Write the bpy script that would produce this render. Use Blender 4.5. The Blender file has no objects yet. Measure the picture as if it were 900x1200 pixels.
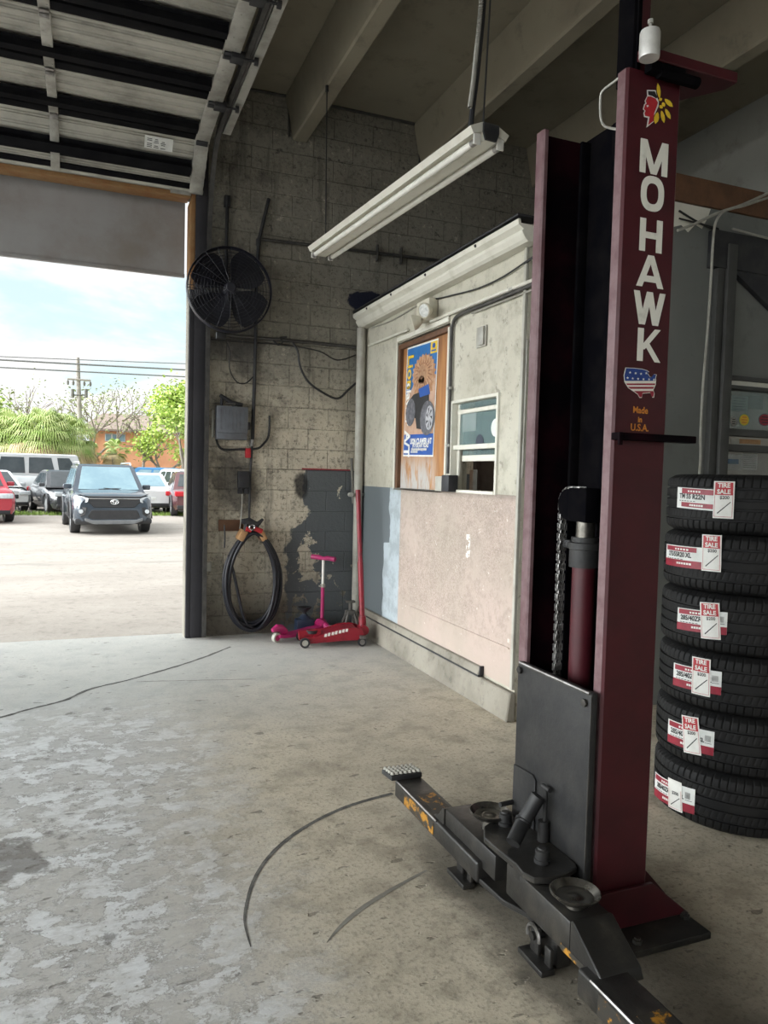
import bpy, bmesh, math, random
from mathutils import Vector, Matrix
random.seed(7)
PI = math.pi
R = math.radians
scene = bpy.context.scene
col = scene.collection

# ------------------------------------------------------------------ camera
FPX, YAW, PITCH, ROLL = 871.4, R(21.709), R(2.76), R(1.487)
CAM = Vector((0, 0, 1.55))
_fw = Vector((math.sin(YAW)*math.cos(PITCH), math.cos(YAW)*math.cos(PITCH), -math.sin(PITCH)))
_r0 = Vector((math.cos(YAW), -math.sin(YAW), 0))
_u0 = _r0.cross(_fw)
_r = _r0*math.cos(ROLL) + _u0*math.sin(ROLL)
_u = -_r0*math.sin(ROLL) + _u0*math.cos(ROLL)
cd = bpy.data.cameras.new('camera')
cam = bpy.data.objects.new('camera', cd)
col.objects.link(cam)
cd.sensor_fit = 'VERTICAL'
cd.sensor_height = 36.0
cd.lens = FPX/1200*36.0
cd.clip_start = 0.05
cd.clip_end = 600
mw = Matrix((( _r.x, _u.x, -_fw.x, CAM.x), (_r.y, _u.y, -_fw.y, CAM.y), (_r.z, _u.z, -_fw.z, CAM.z), (0, 0, 0, 1)))
cam.matrix_world = mw
scene.camera = cam

def ray(px, py):
    return _fw*FPX + _r*(px-450) - _u*(py-600)
def at(px, py, ax, v):
    """the point of the plane (axis ax = v) seen at a pixel of the photograph"""
    d = ray(px, py)
    return CAM + d*((v-CAM[ax])/d[ax])
def at_cyl(px, py, cx, cy, rad):
    d = ray(px, py)
    a = d.x**2+d.y**2
    ox, oy = CAM.x-cx, CAM.y-cy
    b = 2*(d.x*ox+d.y*oy)
    c = ox*ox+oy*oy-rad*rad
    D = max(b*b-4*a*c, 0)
    t = (-b-math.sqrt(D))/(2*a)
    p = CAM+d*t
    ang = math.atan2(p.y-cy, p.x-cx)
    if ang < 0: ang += 2*PI
    return ang, p.z

# ------------------------------------------------------------------ nodes
class NT:
    def __init__(s, tree):
        s.t = tree; s.n = tree.nodes; s.l = tree.links
    def add(s, typ, **kw):
        n = s.n.new(typ)
        for k, v in kw.items(): setattr(n, k, v)
        return n
    def put(s, sock, v):
        if v is None: return
        if isinstance(v, (int, float)):
            try: sock.default_value = v
            except TypeError: sock.default_value = (v, v, v)
        elif isinstance(v, (tuple, list)):
            v = tuple(v)
            if len(sock.default_value) == 4 and len(v) == 3: v = v+(1,)
            sock.default_value = v
        else: s.l.new(v, sock)
    def math(s, op, a, b=None, c=None, clamp=False):
        n = s.add('ShaderNodeMath', operation=op); n.use_clamp = clamp
        s.put(n.inputs[0], a); s.put(n.inputs[1], b); s.put(n.inputs[2], c)
        return n.outputs[0]
    def vmath(s, op, a, b=None):
        n = s.add('ShaderNodeVectorMath', operation=op)
        s.put(n.inputs[0], a); s.put(n.inputs[1], b)
        return n.outputs['Value'] if op in ('LENGTH', 'DISTANCE', 'DOT_PRODUCT') else n.outputs[0]
    def noise(s, vec, scale, detail=4, rough=.55, dist=0):
        n = s.add('ShaderNodeTexNoise')
        s.put(n.inputs['Vector'], vec); s.put(n.inputs['Scale'], scale); s.put(n.inputs['Detail'], detail)
        s.put(n.inputs['Roughness'], rough); s.put(n.inputs['Distortion'], dist)
        return n.outputs[0]
    def ss(s, v, a, b):
        """smoothstep of v between a and b (b may be below a)"""
        n = s.add('ShaderNodeMapRange', interpolation_type='SMOOTHSTEP')
        num = isinstance(a, (int, float)) and isinstance(b, (int, float))
        lo, hi, o0, o1 = (b, a, 1, 0) if num and a > b else (a, b, 0, 1)
        s.put(n.inputs[0], v); s.put(n.inputs[1], lo); s.put(n.inputs[2], hi)
        s.put(n.inputs[3], o0); s.put(n.inputs[4], o1)
        return n.outputs[0]
    def mix(s, f, a, b):
        n = s.add('ShaderNodeMix', data_type='RGBA')
        s.put(n.inputs[0], f); s.put(n.inputs[6], a); s.put(n.inputs[7], b)
        return n.outputs[2]
    def pos(s):
        return s.add('ShaderNodeNewGeometry').outputs['Position']
    def xyz(s, v):
        n = s.add('ShaderNodeSeparateXYZ'); s.l.new(v, n.inputs[0]); return n.outputs
    def comb(s, x, y, z):
        n = s.add('ShaderNodeCombineXYZ')
        s.put(n.inputs[0], x); s.put(n.inputs[1], y); s.put(n.inputs[2], z); return n.outputs[0]
    def bump(s, h, strength, dist=.01):
        n = s.add('ShaderNodeBump'); s.put(n.inputs['Strength'], strength); s.put(n.inputs['Distance'], dist)
        s.l.new(h, n.inputs['Height']); return n.outputs[0]

def newmat(name):
    m = bpy.data.materials.new(name); m.use_nodes = True
    nt = NT(m.node_tree); nt.n.clear()
    out = nt.add('ShaderNodeOutputMaterial')
    b = nt.add('ShaderNodeBsdfPrincipled')
    nt.l.new(b.outputs[0], out.inputs[0])
    return m, nt, b, out

def srgb(r, g, b):
    f = lambda c: (c/255/12.92 if c/255 <= .04045 else ((c/255+.055)/1.055)**2.4)
    return (f(r), f(g), f(b))

def M(name, c, rough=.6, metal=0., c2=None, scale=6, lo=.35, hi=.7, bump=0., bscale=40, spec=None, coat=0, rvar=0.):
    """worn surface: colour c with noise-shaped wear of colour c2"""
    m, nt, b, out = newmat(name)
    tc = nt.add('ShaderNodeTexCoord').outputs['Object']
    if c2 is None: c2 = tuple(x*.75 for x in c)
    n = nt.noise(tc, scale, 6, .65)
    nt.put(b.inputs['Base Color'], nt.mix(nt.ss(n, lo, hi), c, c2))
    if rvar:
        nt.put(b.inputs['Roughness'], nt.math('ADD', rough-rvar/2, nt.math('MULTIPLY', nt.noise(tc, scale*2.3, 4), rvar)))
    else: b.inputs['Roughness'].default_value = rough
    b.inputs['Metallic'].default_value = metal
    if spec is not None: b.inputs['Specular IOR Level'].default_value = spec
    if coat: b.inputs['Coat Weight'].default_value = coat
    if bump: nt.put(b.inputs['Normal'], nt.bump(nt.noise(tc, bscale, 5, .6), bump))
    return m

# ------------------------------------------------------------------ mesh builder
def V(*a): return Vector(a)
def rotz(a): return Matrix.Rotation(a, 3, 'Z')
class MB:
    def __init__(s): s.bm = bmesh.new(); s.mi = 0
    def face(s, vs):
        try:
            f = s.bm.faces.new(vs); f.material_index = s.mi; return f
        except ValueError: return None
    def poly(s, pts):
        return s.face([s.bm.verts.new(p) for p in pts])
    def add_bm(s, other, bev=0, seg=2):
        if bev:
            bmesh.ops.bevel(other, geom=list(other.edges), offset=bev, segments=seg, profile=.5, affect='EDGES', clamp_overlap=True)
        mp = {v: s.bm.verts.new(v.co) for v in other.verts}
        for f in other.faces: s.face([mp[v] for v in f.verts])
        other.free()
    def box(s, x0, x1, y0, y1, z0, z1, bev=0, mat=None, seg=2):
        b = bmesh.new()
        x0, x1 = min(x0, x1), max(x0, x1); y0, y1 = min(y0, y1), max(y0, y1); z0, z1 = min(z0, z1), max(z0, z1)
        v = [b.verts.new(p) for p in ((x0,y0,z0),(x1,y0,z0),(x1,y1,z0),(x0,y1,z0),(x0,y0,z1),(x1,y0,z1),(x1,y1,z1),(x0,y1,z1))]
        for f in ((3,2,1,0),(4,5,6,7),(0,1,5,4),(1,2,6,5),(2,3,7,6),(3,0,4,7)): b.faces.new([v[i] for i in f])
        if bev: bmesh.ops.bevel(b, geom=list(b.edges), offset=bev, segments=seg, profile=.5, affect='EDGES', clamp_overlap=True)
        if mat is not None:
            for q in b.verts: q.co = mat @ q.co
        s.add_bm(b); return s
    def boxc(s, c, size, rot=None, bev=0):
        m = Matrix.Translation(Vector(c))
        if rot is not None: m = m @ rot.to_4x4()
        hx, hy, hz = [q/2 for q in size]
        return s.box(-hx, hx, -hy, hy, -hz, hz, bev, m)
    def prism(s, pts, off, bev=0, seg=1):
        """polygon of 3d points extruded by off"""
        b = bmesh.new(); off = Vector(off)
        a = [b.verts.new(Vector(p)) for p in pts]; c = [b.verts.new(Vector(p)+off) for p in pts]
        n = len(pts)
        b.faces.new(a[::-1]); b.faces.new(c)
        for i in range(n): b.faces.new((a[i], a[(i+1) % n], c[(i+1) % n], c[i]))
        bmesh.ops.recalc_face_normals(b, faces=list(b.faces))
        s.add_bm(b, bev, seg); return s
    def frame(s, d):
        d = d.normalized()
        a = V(0,0,1) if abs(d.z) < .9 else V(1,0,0)
        x = d.cross(a).normalized(); return x, d.cross(x).normalized()
    def tube(s, pts, r, seg=8, closed=False, radii=None, caps=True):
        pts = [Vector(p) for p in pts]; n = len(pts); rings = []
        x = None
        for i, p in enumerate(pts):
            if closed: d = pts[(i+1) % n]-pts[i-1]
            else: d = pts[min(i+1, n-1)]-pts[max(i-1, 0)]
            if d.length < 1e-9: d = V(0,0,1)
            d.normalize()
            if x is None: x, y = s.frame(d)
            else:
                x = (x - d*x.dot(d))
                if x.length < 1e-6: x, y = s.frame(d)
                x.normalize(); y = d.cross(x)
            rr = radii[i] if radii else r
            rings.append([s.bm.verts.new(p+(x*math.cos(2*PI*k/seg)+y*math.sin(2*PI*k/seg))*rr) for k in range(seg)])
        m = n if closed else n-1
        for i in range(m):
            A, B = rings[i], rings[(i+1) % n]
            for k in range(seg): s.face((A[k], A[(k+1) % seg], B[(k+1) % seg], B[k]))
        if caps and not closed:
            s.face(rings[0][::-1]); s.face(rings[-1])
        return s
    def cyl(s, p0, p1, r, seg=16, r2=None):
        return s.tube([p0, p1], r, seg, radii=[r, r if r2 is None else r2])
    def lathe(s, prof, o, axis=(0,0,1), seg=24, closed=False):
        o = Vector(o); ax = Vector(axis).normalized(); x, y = s.frame(ax); rings = []
        for rr, h in prof:
            if rr < 1e-6: rings.append([s.bm.verts.new(o+ax*h)])
            else: rings.append([s.bm.verts.new(o+ax*h+(x*math.cos(2*PI*k/seg)+y*math.sin(2*PI*k/seg))*rr) for k in range(seg)])
        prs = list(zip(rings, rings[1:]))
        if closed: prs.append((rings[-1], rings[0]))
        for A, B in prs:
            for k in range(seg):
                k2 = (k+1) % seg
                if len(A) == 1 and len(B) == 1: continue
                if len(A) == 1: s.face((A[0], B[k2], B[k]))
                elif len(B) == 1: s.face((A[k], A[k2], B[0]))
                else: s.face((A[k], A[k2], B[k2], B[k]))
        return s
    def ball(s, c, r, sc=(1,1,1), seg=16, rings=8):
        c = Vector(c)
        prev = None
        st = len(s.bm.verts)
        rows = []
        for i in range(rings+1):
            t = PI*i/rings
            if i in (0, rings): rows.append([s.bm.verts.new(c+V(0,0,r*math.cos(t)*sc[2]))])
            else: rows.append([s.bm.verts.new(c+V(r*math.sin(t)*math.cos(2*PI*k/seg)*sc[0], r*math.sin(t)*math.sin(2*PI*k/seg)*sc[1], r*math.cos(t)*sc[2])) for k in range(seg)])
        for A, B in zip(rows, rows[1:]):
            for k in range(seg):
                k2 = (k+1) % seg
                if len(A) == 1: s.face((A[0], B[k], B[k2]))
                elif len(B) == 1: s.face((A[k], B[0], A[k2]))
                else: s.face((A[k], B[k], B[k2], A[k2]))
        return s
    def build(s, name, mat, parent=None, smooth=30, normals=True):
        if normals: bmesh.ops.recalc_face_normals(s.bm, faces=list(s.bm.faces))
        me = bpy.data.meshes.new(name)
        off = V(0,0,0); p = parent
        while p is not None: off += p.location; p = p.parent
        if off.length: bmesh.ops.translate(s.bm, verts=list(s.bm.verts), vec=-off)
        s.bm.to_mesh(me); s.bm.free()
        for m in (mat if isinstance(mat, (list, tuple)) else [mat]): me.materials.append(m)
        if smooth:
            me.polygons.foreach_set('use_smooth', [True]*len(me.polygons))
            me.set_sharp_from_angle(angle=R(smooth))
        o = bpy.data.objects.new(name, me); col.objects.link(o)
        if parent is not None: o.parent = parent
        return o

def thing(name, label, cat, loc=(0,0,0), group=None):
    o = bpy.data.objects.new(name, None); o.empty_display_size = .1
    o.location = loc; col.objects.link(o)
    return tag(o, label, cat, group)
def tag(o, label, cat, group=None):
    o['label'] = label; o['category'] = cat
    if group: o['group'] = group
    return o
def struct(o): o['kind'] = 'structure'; return o
def lab(o, l): o['label'] = l; return o
def copy_tree(o, parent=None):
    c = o.copy(); col.objects.link(c); c.parent = parent
    for ch in [q for q in bpy.data.objects if q.parent == o]: copy_tree(ch, c)
    return c

def arc(c, r, a0, a1, n, ax='xz'):
    o = []
    for i in range(n+1):
        a = a0+(a1-a0)*i/n
        if ax == 'xz': o.append(V(c[0]+r*math.cos(a), c[1], c[2]+r*math.sin(a)))
        elif ax == 'yz': o.append(V(c[0], c[1]+r*math.cos(a), c[2]+r*math.sin(a)))
        else: o.append(V(c[0]+r*math.cos(a), c[1]+r*math.sin(a), c[2]))
    return o
def smoothpath(pts, n=6):
    pts = [Vector(p) for p in pts]; out = []
    for i in range(len(pts)-1):
        p0 = pts[max(i-1, 0)]; p1 = pts[i]; p2 = pts[i+1]; p3 = pts[min(i+2, len(pts)-1)]
        for k in range(n):
            t = k/n
            out.append(.5*((2*p1)+(p2-p0)*t+(2*p0-5*p1+4*p2-p3)*t*t+(-p0+3*p1-3*p2+p3)*t**3))
    out.append(pts[-1]); return out

def text_tris(txt, size, bold=.0, spacing=1.0):
    """flat text as (verts, faces), centred on the origin in its own xy plane"""
    cu = bpy.data.curves.new('lettering', 'FONT'); cu.body = txt; cu.size = size
    cu.align_x = 'CENTER'; cu.align_y = 'CENTER'; cu.offset = bold; cu.space_character = spacing
    cu.resolution_u = 3
    o = bpy.data.objects.new('lettering', cu); col.objects.link(o)
    dg = bpy.context.evaluated_depsgraph_get()
    me = bpy.data.meshes.new_from_object(o.evaluated_get(dg))
    vs = [v.co.copy() for v in me.vertices]; fs = [tuple(p.vertices) for p in me.polygons]
    bpy.data.objects.remove(o); bpy.data.curves.remove(cu); bpy.data.meshes.remove(me)
    return vs, fs
def put_text(mb, txt, size, fn, bold=0, sx=1., spacing=1.0):
    vs, fs = text_tris(txt, size, bold, spacing)
    nv = [mb.bm.verts.new(fn(v.x*sx, v.y)) for v in vs]
    for f in fs: mb.face([nv[i] for i in f])

def clip_band(poly, lo, hi, k=1):
    """part of a 2d polygon with lo <= p[k] <= hi"""
    def clip(P, val, keep_above):
        out = []
        for i in range(len(P)):
            a, b = P[i], P[(i+1) % len(P)]
            ia = (a[k] >= val) == keep_above; ib = (b[k] >= val) == keep_above
            if ia: out.append(a)
            if ia != ib:
                t = (val-a[k])/(b[k]-a[k]); out.append((a[0]+(b[0]-a[0])*t, a[1]+(b[1]-a[1])*t))
        return out
    P = clip(poly, lo, True)
    return clip(P, hi, False) if P else P

# ------------------------------------------------------------------ materials
MAT = {}
MAT['maroon'] = M('maroon_paint', (.058,.0075,.0115), .42, 0, (.040,.006,.009), 5, bump=.05, bscale=120, rvar=.2, spec=.35)
MAT['maroon_lit_worn'] = M('maroon_lit_worn_edge', (.155,.092,.098), .5, 0, (.10,.045,.05), 14, bump=.05)  # lips paler: light from the side painted into the colour, plus wear
MAT['black_grease'] = M('black_grease', (.003,.003,.004), .7, 0, (.006,.0055,.006), 9, bump=.2, spec=0.)
MAT['maroon_in'] = M('shaded_greasy_maroon', (.014,.003,.005), .6, 0, (.003,.002,.003), 3, .35, .6, bump=.1, spec=.03)  # maroon darkened for grease and for the shade inside the column
MAT['black_steel'] = M('black_painted_steel', (.013,.013,.0135), .5, 0, (.026,.025,.024), 11, bump=.12, rvar=.25, spec=.3)
MAT['arm_steel'] = M('oily_arm_steel', (.014,.013,.012), .40, 0, (.045,.040,.032), 9, .45, .8, bump=.15, rvar=.3, spec=.45)
MAT['worn_steel'] = M('worn_bare_steel', (.33,.32,.31), .35, .85, (.14,.13,.12), 12, rvar=.2)
MAT['pad_steel'] = M('oily_dish_steel', (.16,.15,.13), .3, .85, (.06,.055,.05), 14, bump=.08, rvar=.2)
MAT['silver'] = M('satin_silver', (.62,.61,.58), .4, .3, (.45,.44,.42), 8)
MAT['post_grey'] = M('neutral_grey_post', (.055,.055,.052), .6, 0, (.04,.04,.038), 6)
MAT['galv'] = M('galvanised_steel', (.42,.41,.37), .5, .25, (.25,.24,.21), 5, bump=.03)
MAT['door_pan'] = M('white_door_steel', (.46,.445,.39), .5, .1, (.24,.23,.20), 2.2, .4, .75)
MAT['dull_black'] = M('dull_black_metal', (.012,.012,.016), .6, 0, (.03,.03,.03), 8)
MAT['band_black'] = M('flat_band_black', (.0045,.0045,.006), .75, 0, (.010,.010,.011), 6, spec=.08)  # flat black of the door struts and of the painted joint shade
MAT['fan_dark'] = M('dark_fan_steel', (.008,.008,.014), .5, 0, (.018,.018,.028), 8)
MAT['white_paint'] = M('aged_white_paint', (.66,.64,.56), .5, 0, (.50,.48,.40), 6, .45, .8)
MAT['pvc'] = M('grey_white_pvc', (.42,.41,.36), .5, 0, (.30,.28,.24), 5)
MAT['white'] = M('white_print', (.75,.74,.70), .5, 0, (.66,.65,.60), 20)
MAT['cream'] = M('cream_letter', (.72,.70,.62), .5, 0, (.55,.53,.46), 25, .5, .8)
MAT['yellow'] = M('yellow_print', (.75,.50,.03), .5, 0, (.62,.40,.02), 30)
MAT['orange'] = M('orange_print', (.60,.22,.03), .5, 0, (.5,.17,.02), 30)
MAT['red'] = M('red_print', (.45,.02,.03), .45, 0, (.35,.015,.02), 30)
MAT['crimson'] = M('crimson_print', (.30,.015,.035), .45, 0, (.22,.012,.025), 30)
MAT['navy'] = M('navy_print', (.012,.045,.22), .45, 0, (.01,.035,.17), 30)
MAT['ink'] = M('black_ink', (.012,.012,.014), .5, 0, (.02,.02,.02), 30)
MAT['blue_print'] = M('poster_blue', (.03,.16,.42), .4, 0, (.02,.12,.34), 8)
MAT['deep_blue'] = M('poster_deep_blue', (.02,.09,.36), .4, 0, (.018,.075,.30), 8)
MAT['sand'] = M('poster_sand', (.50,.32,.22), .5, 0, (.40,.24,.16), 10)
MAT['lion_face'] = M('lion_face_tan', (.40,.235,.13), .6, 0, (.30,.16,.085), 26)
MAT['lion'] = M('lion_tan', (.34,.16,.07), .6, 0, (.52,.32,.19), 22)
MAT['lion_dark'] = M('lion_brown', (.17,.075,.04), .6, 0, (.30,.14,.07), 22)
MAT['rubber_print'] = M('printed_tyre_grey', (.07,.07,.08), .5, 0, (.16,.16,.18), 25)
MAT['chrome_print'] = M('printed_rim_grey', (.5,.5,.52), .4, 0, (.25,.25,.27), 40)
MAT['rubber'] = M('tyre_rubber', (.0085,.0085,.009), .6, 0, (.015,.0145,.014), 6, bump=.06, bscale=150, spec=.2)
MAT['hose'] = M('black_hose_rubber', (.006,.0065,.011), .42, 0, (.014,.014,.02), 12)
MAT['brass'] = M('tan_tape', (.42,.24,.11), .5, 0, (.30,.16,.07), 20)
MAT['pink'] = M('pink_plastic', (.42,.020,.13), .4, 0, (.32,.016,.10), 12)
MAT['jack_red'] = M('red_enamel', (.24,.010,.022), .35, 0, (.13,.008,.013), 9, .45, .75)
MAT['cond'] = M('dark_conduit', (.05,.048,.045), .5, .3, (.09,.085,.08), 12)
MAT['wire_black'] = M('black_cable', (.01,.01,.011), .5, 0, (.02,.02,.02), 12)
MAT['line_grey'] = M('grey_power_line', (.16,.16,.16), .6, 0, (.13,.13,.13), 1)  # grey instead of black: distance haze put into the colour
MAT['wire_grey'] = M('grey_cable', (.33,.32,.28), .5, 0, (.24,.23,.2), 12)
MAT['box_grey'] = M('grey_box_enamel', (.14,.15,.17), .45, .1, (.09,.095,.105), 7, bump=.04)
MAT['wood_orange'] = M('raw_pine', (.30,.175,.075), .65, 0, (.26,.115,.04), 7, bump=.1)
MAT['wood_brown'] = M('brown_timber', (.13,.06,.028), .65, 0, (.075,.035,.018), 6, bump=.1)
MAT['plaster_dirty'] = M('dirty_beam_wood', (.16,.15,.13), .7, 0, (.09,.085,.075), 6)
MAT['shutter'] = M('grey_shutter_steel', (.34,.335,.335), .55, .1, (.25,.22,.20), 1.2, .4, .75, bump=.03, bscale=9)
MAT['navy_can'] = M('navy_plastic', (.012,.02,.045), .4, 0, (.02,.03,.05), 12)
MAT['jackstand'] = M('dusty_grey_iron', (.14,.13,.115), .7, .1, (.08,.075,.07), 10)
MAT['tube_white'] = M('white_glass_tube', (.80,.79,.73), .25, 0, (.70,.69,.63), 10)  # unlit tube in plain white glass
MAT['emerg'] = M('cream_plastic', (.60,.57,.47), .5, 0, (.50,.47,.38), 9)
MAT['lens'] = M('frosted_lens', (.62,.63,.60), .25, 0, (.35,.36,.35), 55)
MAT['paper'] = M('white_paper', (.72,.73,.70), .7, 0, (.62,.63,.60), 14)
MAT['dark_room'] = M('dim_office_paint', (.20,.19,.17), .8, 0, (.16,.15,.135), 4)
MAT['office_stuff'] = M('grey_office_plastic', (.36,.35,.36), .6, 0, (.28,.27,.28), 8)
# outdoors
MAT['leaf'] = M('green_leaf', (.26,.38,.08), .6, 0, (.42,.52,.14), 2.2)
MAT['leaf_y'] = M('yellow_green_leaf', (.46,.58,.11), .6, 0, (.34,.48,.10), 2)
MAT['leaf_dull'] = M('dull_leaf', (.30,.36,.16), .6, 0, (.38,.40,.20), 2)
MAT['frond'] = M('palm_frond', (.24,.36,.07), .5, 0, (.62,.66,.30), 1.6)
MAT['frond_dry'] = M('dry_frond', (.66,.53,.30), .7, 0, (.5,.38,.22), 3)
MAT['bark'] = M('grey_bark', (.30,.26,.21), .8, 0, (.2,.17,.14), 5)
MAT['pole_wood'] = M('weathered_pole', (.36,.33,.29), .8, 0, (.26,.23,.2), 3)
MAT['orange_wall'] = M('orange_stucco', (.72,.36,.20), .8, 0, (.64,.30,.16), 1.2)
MAT['roof_tile'] = M('brown_roof', (.30,.23,.19), .8, 0, (.22,.17,.14), 1.5, bump=.2, bscale=8)
MAT['glass_dark'] = M('dark_car_glass', (.03,.04,.045), .08, 0, (.05,.06,.065), 2, spec=.7)
MAT['glass_blue'] = M('sky_tinted_glass', (.16,.26,.31), .06, 0, (.22,.33,.37), 2, spec=.8)  # glass tone lifted to stand for reflected sky and cloud
MAT['car_grey'] = M('slate_blue_paint', (.045,.06,.08), .22, .3, (.06,.078,.10), 1.5, coat=.8)
MAT['skid_grey'] = M('satin_grey_skid', (.16,.165,.17), .5, 0, (.12,.125,.13), 6)
MAT['car_white'] = M('white_car_paint', (.62,.63,.63), .25, 0, (.56,.57,.57), 1.5, coat=.6)
MAT['car_silver'] = M('silver_car_paint', (.50,.51,.51), .3, .3, (.42,.43,.43), 1.5, coat=.6)
MAT['car_blue'] = M('sky_blue_paint', (.05,.20,.40), .25, .1, (.04,.17,.34), 1.5, coat=.6)
MAT['car_red'] = M('red_car_paint', (.45,.03,.05), .25, 0, (.36,.025,.04), 1.5, coat=.6)
MAT['car_dark'] = M('dark_car_paint', (.05,.053,.058), .25, .2, (.07,.072,.078), 1.5, coat=.6)
MAT['car_plum'] = M('dark_plum_paint', (.14,.05,.055), .25, .2, (.10,.04,.045), 1.5, coat=.6)
MAT['plastic_black'] = M('black_trim_plastic', (.02,.02,.022), .5, 0, (.03,.03,.032), 8)
MAT['chrome'] = M('bright_chrome', (.7,.7,.7), .15, 1., (.6,.6,.6), 8)
MAT['lamp_red'] = M('red_tail_lens', (.5,.02,.03), .15, 0, (.4,.015,.02), 8)
MAT['lamp_clear'] = M('clear_lamp_lens', (.60,.63,.65), .12, 0, (.45,.48,.5), 20)
MAT['grass'] = M('lawn_blades', (.16,.27,.05), .8, 0, (.28,.36,.09), 4)

# floor ------------------------------------------------------------
def mat_floor():
    m, nt, b, out = newmat('worn_concrete_floor')
    P = nt.pos(); X, Y, Z = nt.xyz(P)
    big = nt.noise(P, .9, 5, .6); mid = nt.noise(P, 5, 6, .65); fine = nt.noise(P, 55, 4, .7)
    st = nt.noise(nt.vmath('MULTIPLY', P, (1, 2.6, 1)), 7, 6, .7)
    c = nt.mix(nt.ss(big, .3, .7), srgb(200,189,168), srgb(180,170,151))
    c = nt.mix(nt.ss(mid, .42, .72), c, srgb(156,146,128))
    c = nt.mix(nt.math('MULTIPLY', nt.ss(fine, .50, .66), .6), c, srgb(124,115,101))
    c = nt.mix(nt.math('MULTIPLY', nt.ss(nt.noise(P, 22, 5, .75), .54, .62), .35), c, srgb(118,109,96))
    # cooler, greyer tone towards the door
    cool = nt.ss(nt.math('ADD', nt.math('SUBTRACT', Y, nt.math('MULTIPLY', X, .5)), nt.math('MULTIPLY', big, 1.2)), 3.4, 6.2)
    c = nt.mix(nt.math('MULTIPLY', cool, .68), c, srgb(170,172,172))
    # peeling pale coating, left of the bay
    edge = nt.math('ADD', X, nt.math('MULTIPLY', nt.math('SUBTRACT', big, .5), 1.1))
    region = nt.math('MULTIPLY', nt.ss(edge, .85, .1), nt.ss(Y, 5.6, 4.2))
    flakes = nt.noise(nt.vmath('MULTIPLY', P, (1, 1.15, 1)), 5.2, 10, .74, .2)
    film = nt.math('MULTIPLY', nt.ss(flakes, .40, .62), region)
    c = nt.mix(nt.math('MULTIPLY', region, .7), c, srgb(186,186,185))
    c = nt.mix(nt.math('MULTIPLY', film, .25), c, srgb(204,206,207))
    islands = nt.math('MULTIPLY', nt.ss(flakes, .505, .525), region)
    c = nt.mix(nt.math('MULTIPLY', islands, nt.math('ADD', .18, nt.math('MULTIPLY', nt.ss(mid, .4, .6), .5))), c, srgb(220,221,221))
    fl2 = nt.noise(nt.vmath('MULTIPLY', P, (1, 1.9, 1)), 12, 9, .72, .3)
    chips = nt.math('MULTIPLY', nt.ss(fl2, .52, .54), nt.math('MULTIPLY', region, nt.ss(flakes, .42, .52)))
    c = nt.mix(nt.math('MULTIPLY', chips, .45), c, srgb(226,227,227))
    gaps = nt.math('MULTIPLY', nt.ss(fl2, .44, .41), region)
    c = nt.mix(nt.math('MULTIPLY', gaps, .4), c, srgb(136,131,124))
    rim = nt.math('MULTIPLY', nt.math('MULTIPLY', nt.ss(flakes, .47, .50), nt.ss(flakes, .515, .50)), region)
    c = nt.mix(nt.math('MULTIPLY', rim, .6), c, srgb(118,114,108))
    # dark bare patches
    dk = nt.math('MULTIPLY', nt.ss(nt.noise(P, 3.1, 6, .7, .3), .62, .68), nt.ss(edge, .75, .2))
    c = nt.mix(nt.math('MULTIPLY', dk, .7), c, srgb(98,93,87))
    def blob(x, y, r, noise=1.):
        d = nt.vmath('DISTANCE', nt.comb(X, Y, 0), (x, y, 0))
        return nt.ss(nt.math('ADD', d, nt.math('MULTIPLY', nt.math('SUBTRACT', mid, .5), noise)), r, r*.55)
    c = nt.mix(nt.math('MULTIPLY', blob(-.28, 3.2, .2, .9), .7), c, srgb(90,84,78))
    # oily soil round the lift arms
    oil = nt.math('MULTIPLY', nt.ss(nt.math('ADD', X, nt.math('MULTIPLY', mid, .3)), 1.30, 1.50), nt.math('MULTIPLY', nt.ss(Y, 3.2, 2.5), nt.ss(X, 2.3, 1.7)))
    c = nt.mix(nt.math('MULTIPLY', oil, .72), c, srgb(58,54,48))
    # gouges and pits
    pit = nt.math('MAXIMUM', nt.ss(nt.noise(nt.vmath('MULTIPLY', P, (1, 2.2, 1)), 9, 3, .5), .66, .70), nt.ss(nt.noise(P, 24, 3, .5), .70, .74))
    c = nt.mix(nt.math('MULTIPLY', pit, .55), c, srgb(88,82,72))
    h = nt.math('ADD', nt.math('MULTIPLY', fine, .25), nt.math('MULTIPLY', mid, .5))
    h = nt.math('SUBTRACT', h, nt.math('MULTIPLY', pit, .6))
    h = nt.math('ADD', h, nt.math('MULTIPLY', nt.math('ADD', islands, chips), .2))
    h = nt.math('SUBTRACT', h, nt.math('MULTIPLY', gaps, .25))
    nt.put(b.inputs['Base Color'], c)
    rg = nt.math('ADD', .62, nt.math('MULTIPLY', mid, .2))
    nt.put(b.inputs['Roughness'], nt.math('SUBTRACT', rg, nt.math('MULTIPLY', nt.math('ADD', islands, cool), .10)))
    nt.put(b.inputs['Normal'], nt.bump(h, .5, .012))
    return m
MAT['floor'] = mat_floor()
MAT['crack'] = M('dark_crack', (.06,.057,.05), .9, 0, (.16,.15,.135), 14)
MAT['scrape'] = M('rubbed_scrape', (.17,.155,.13), .8, 0, (.25,.235,.2), 9)

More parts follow.
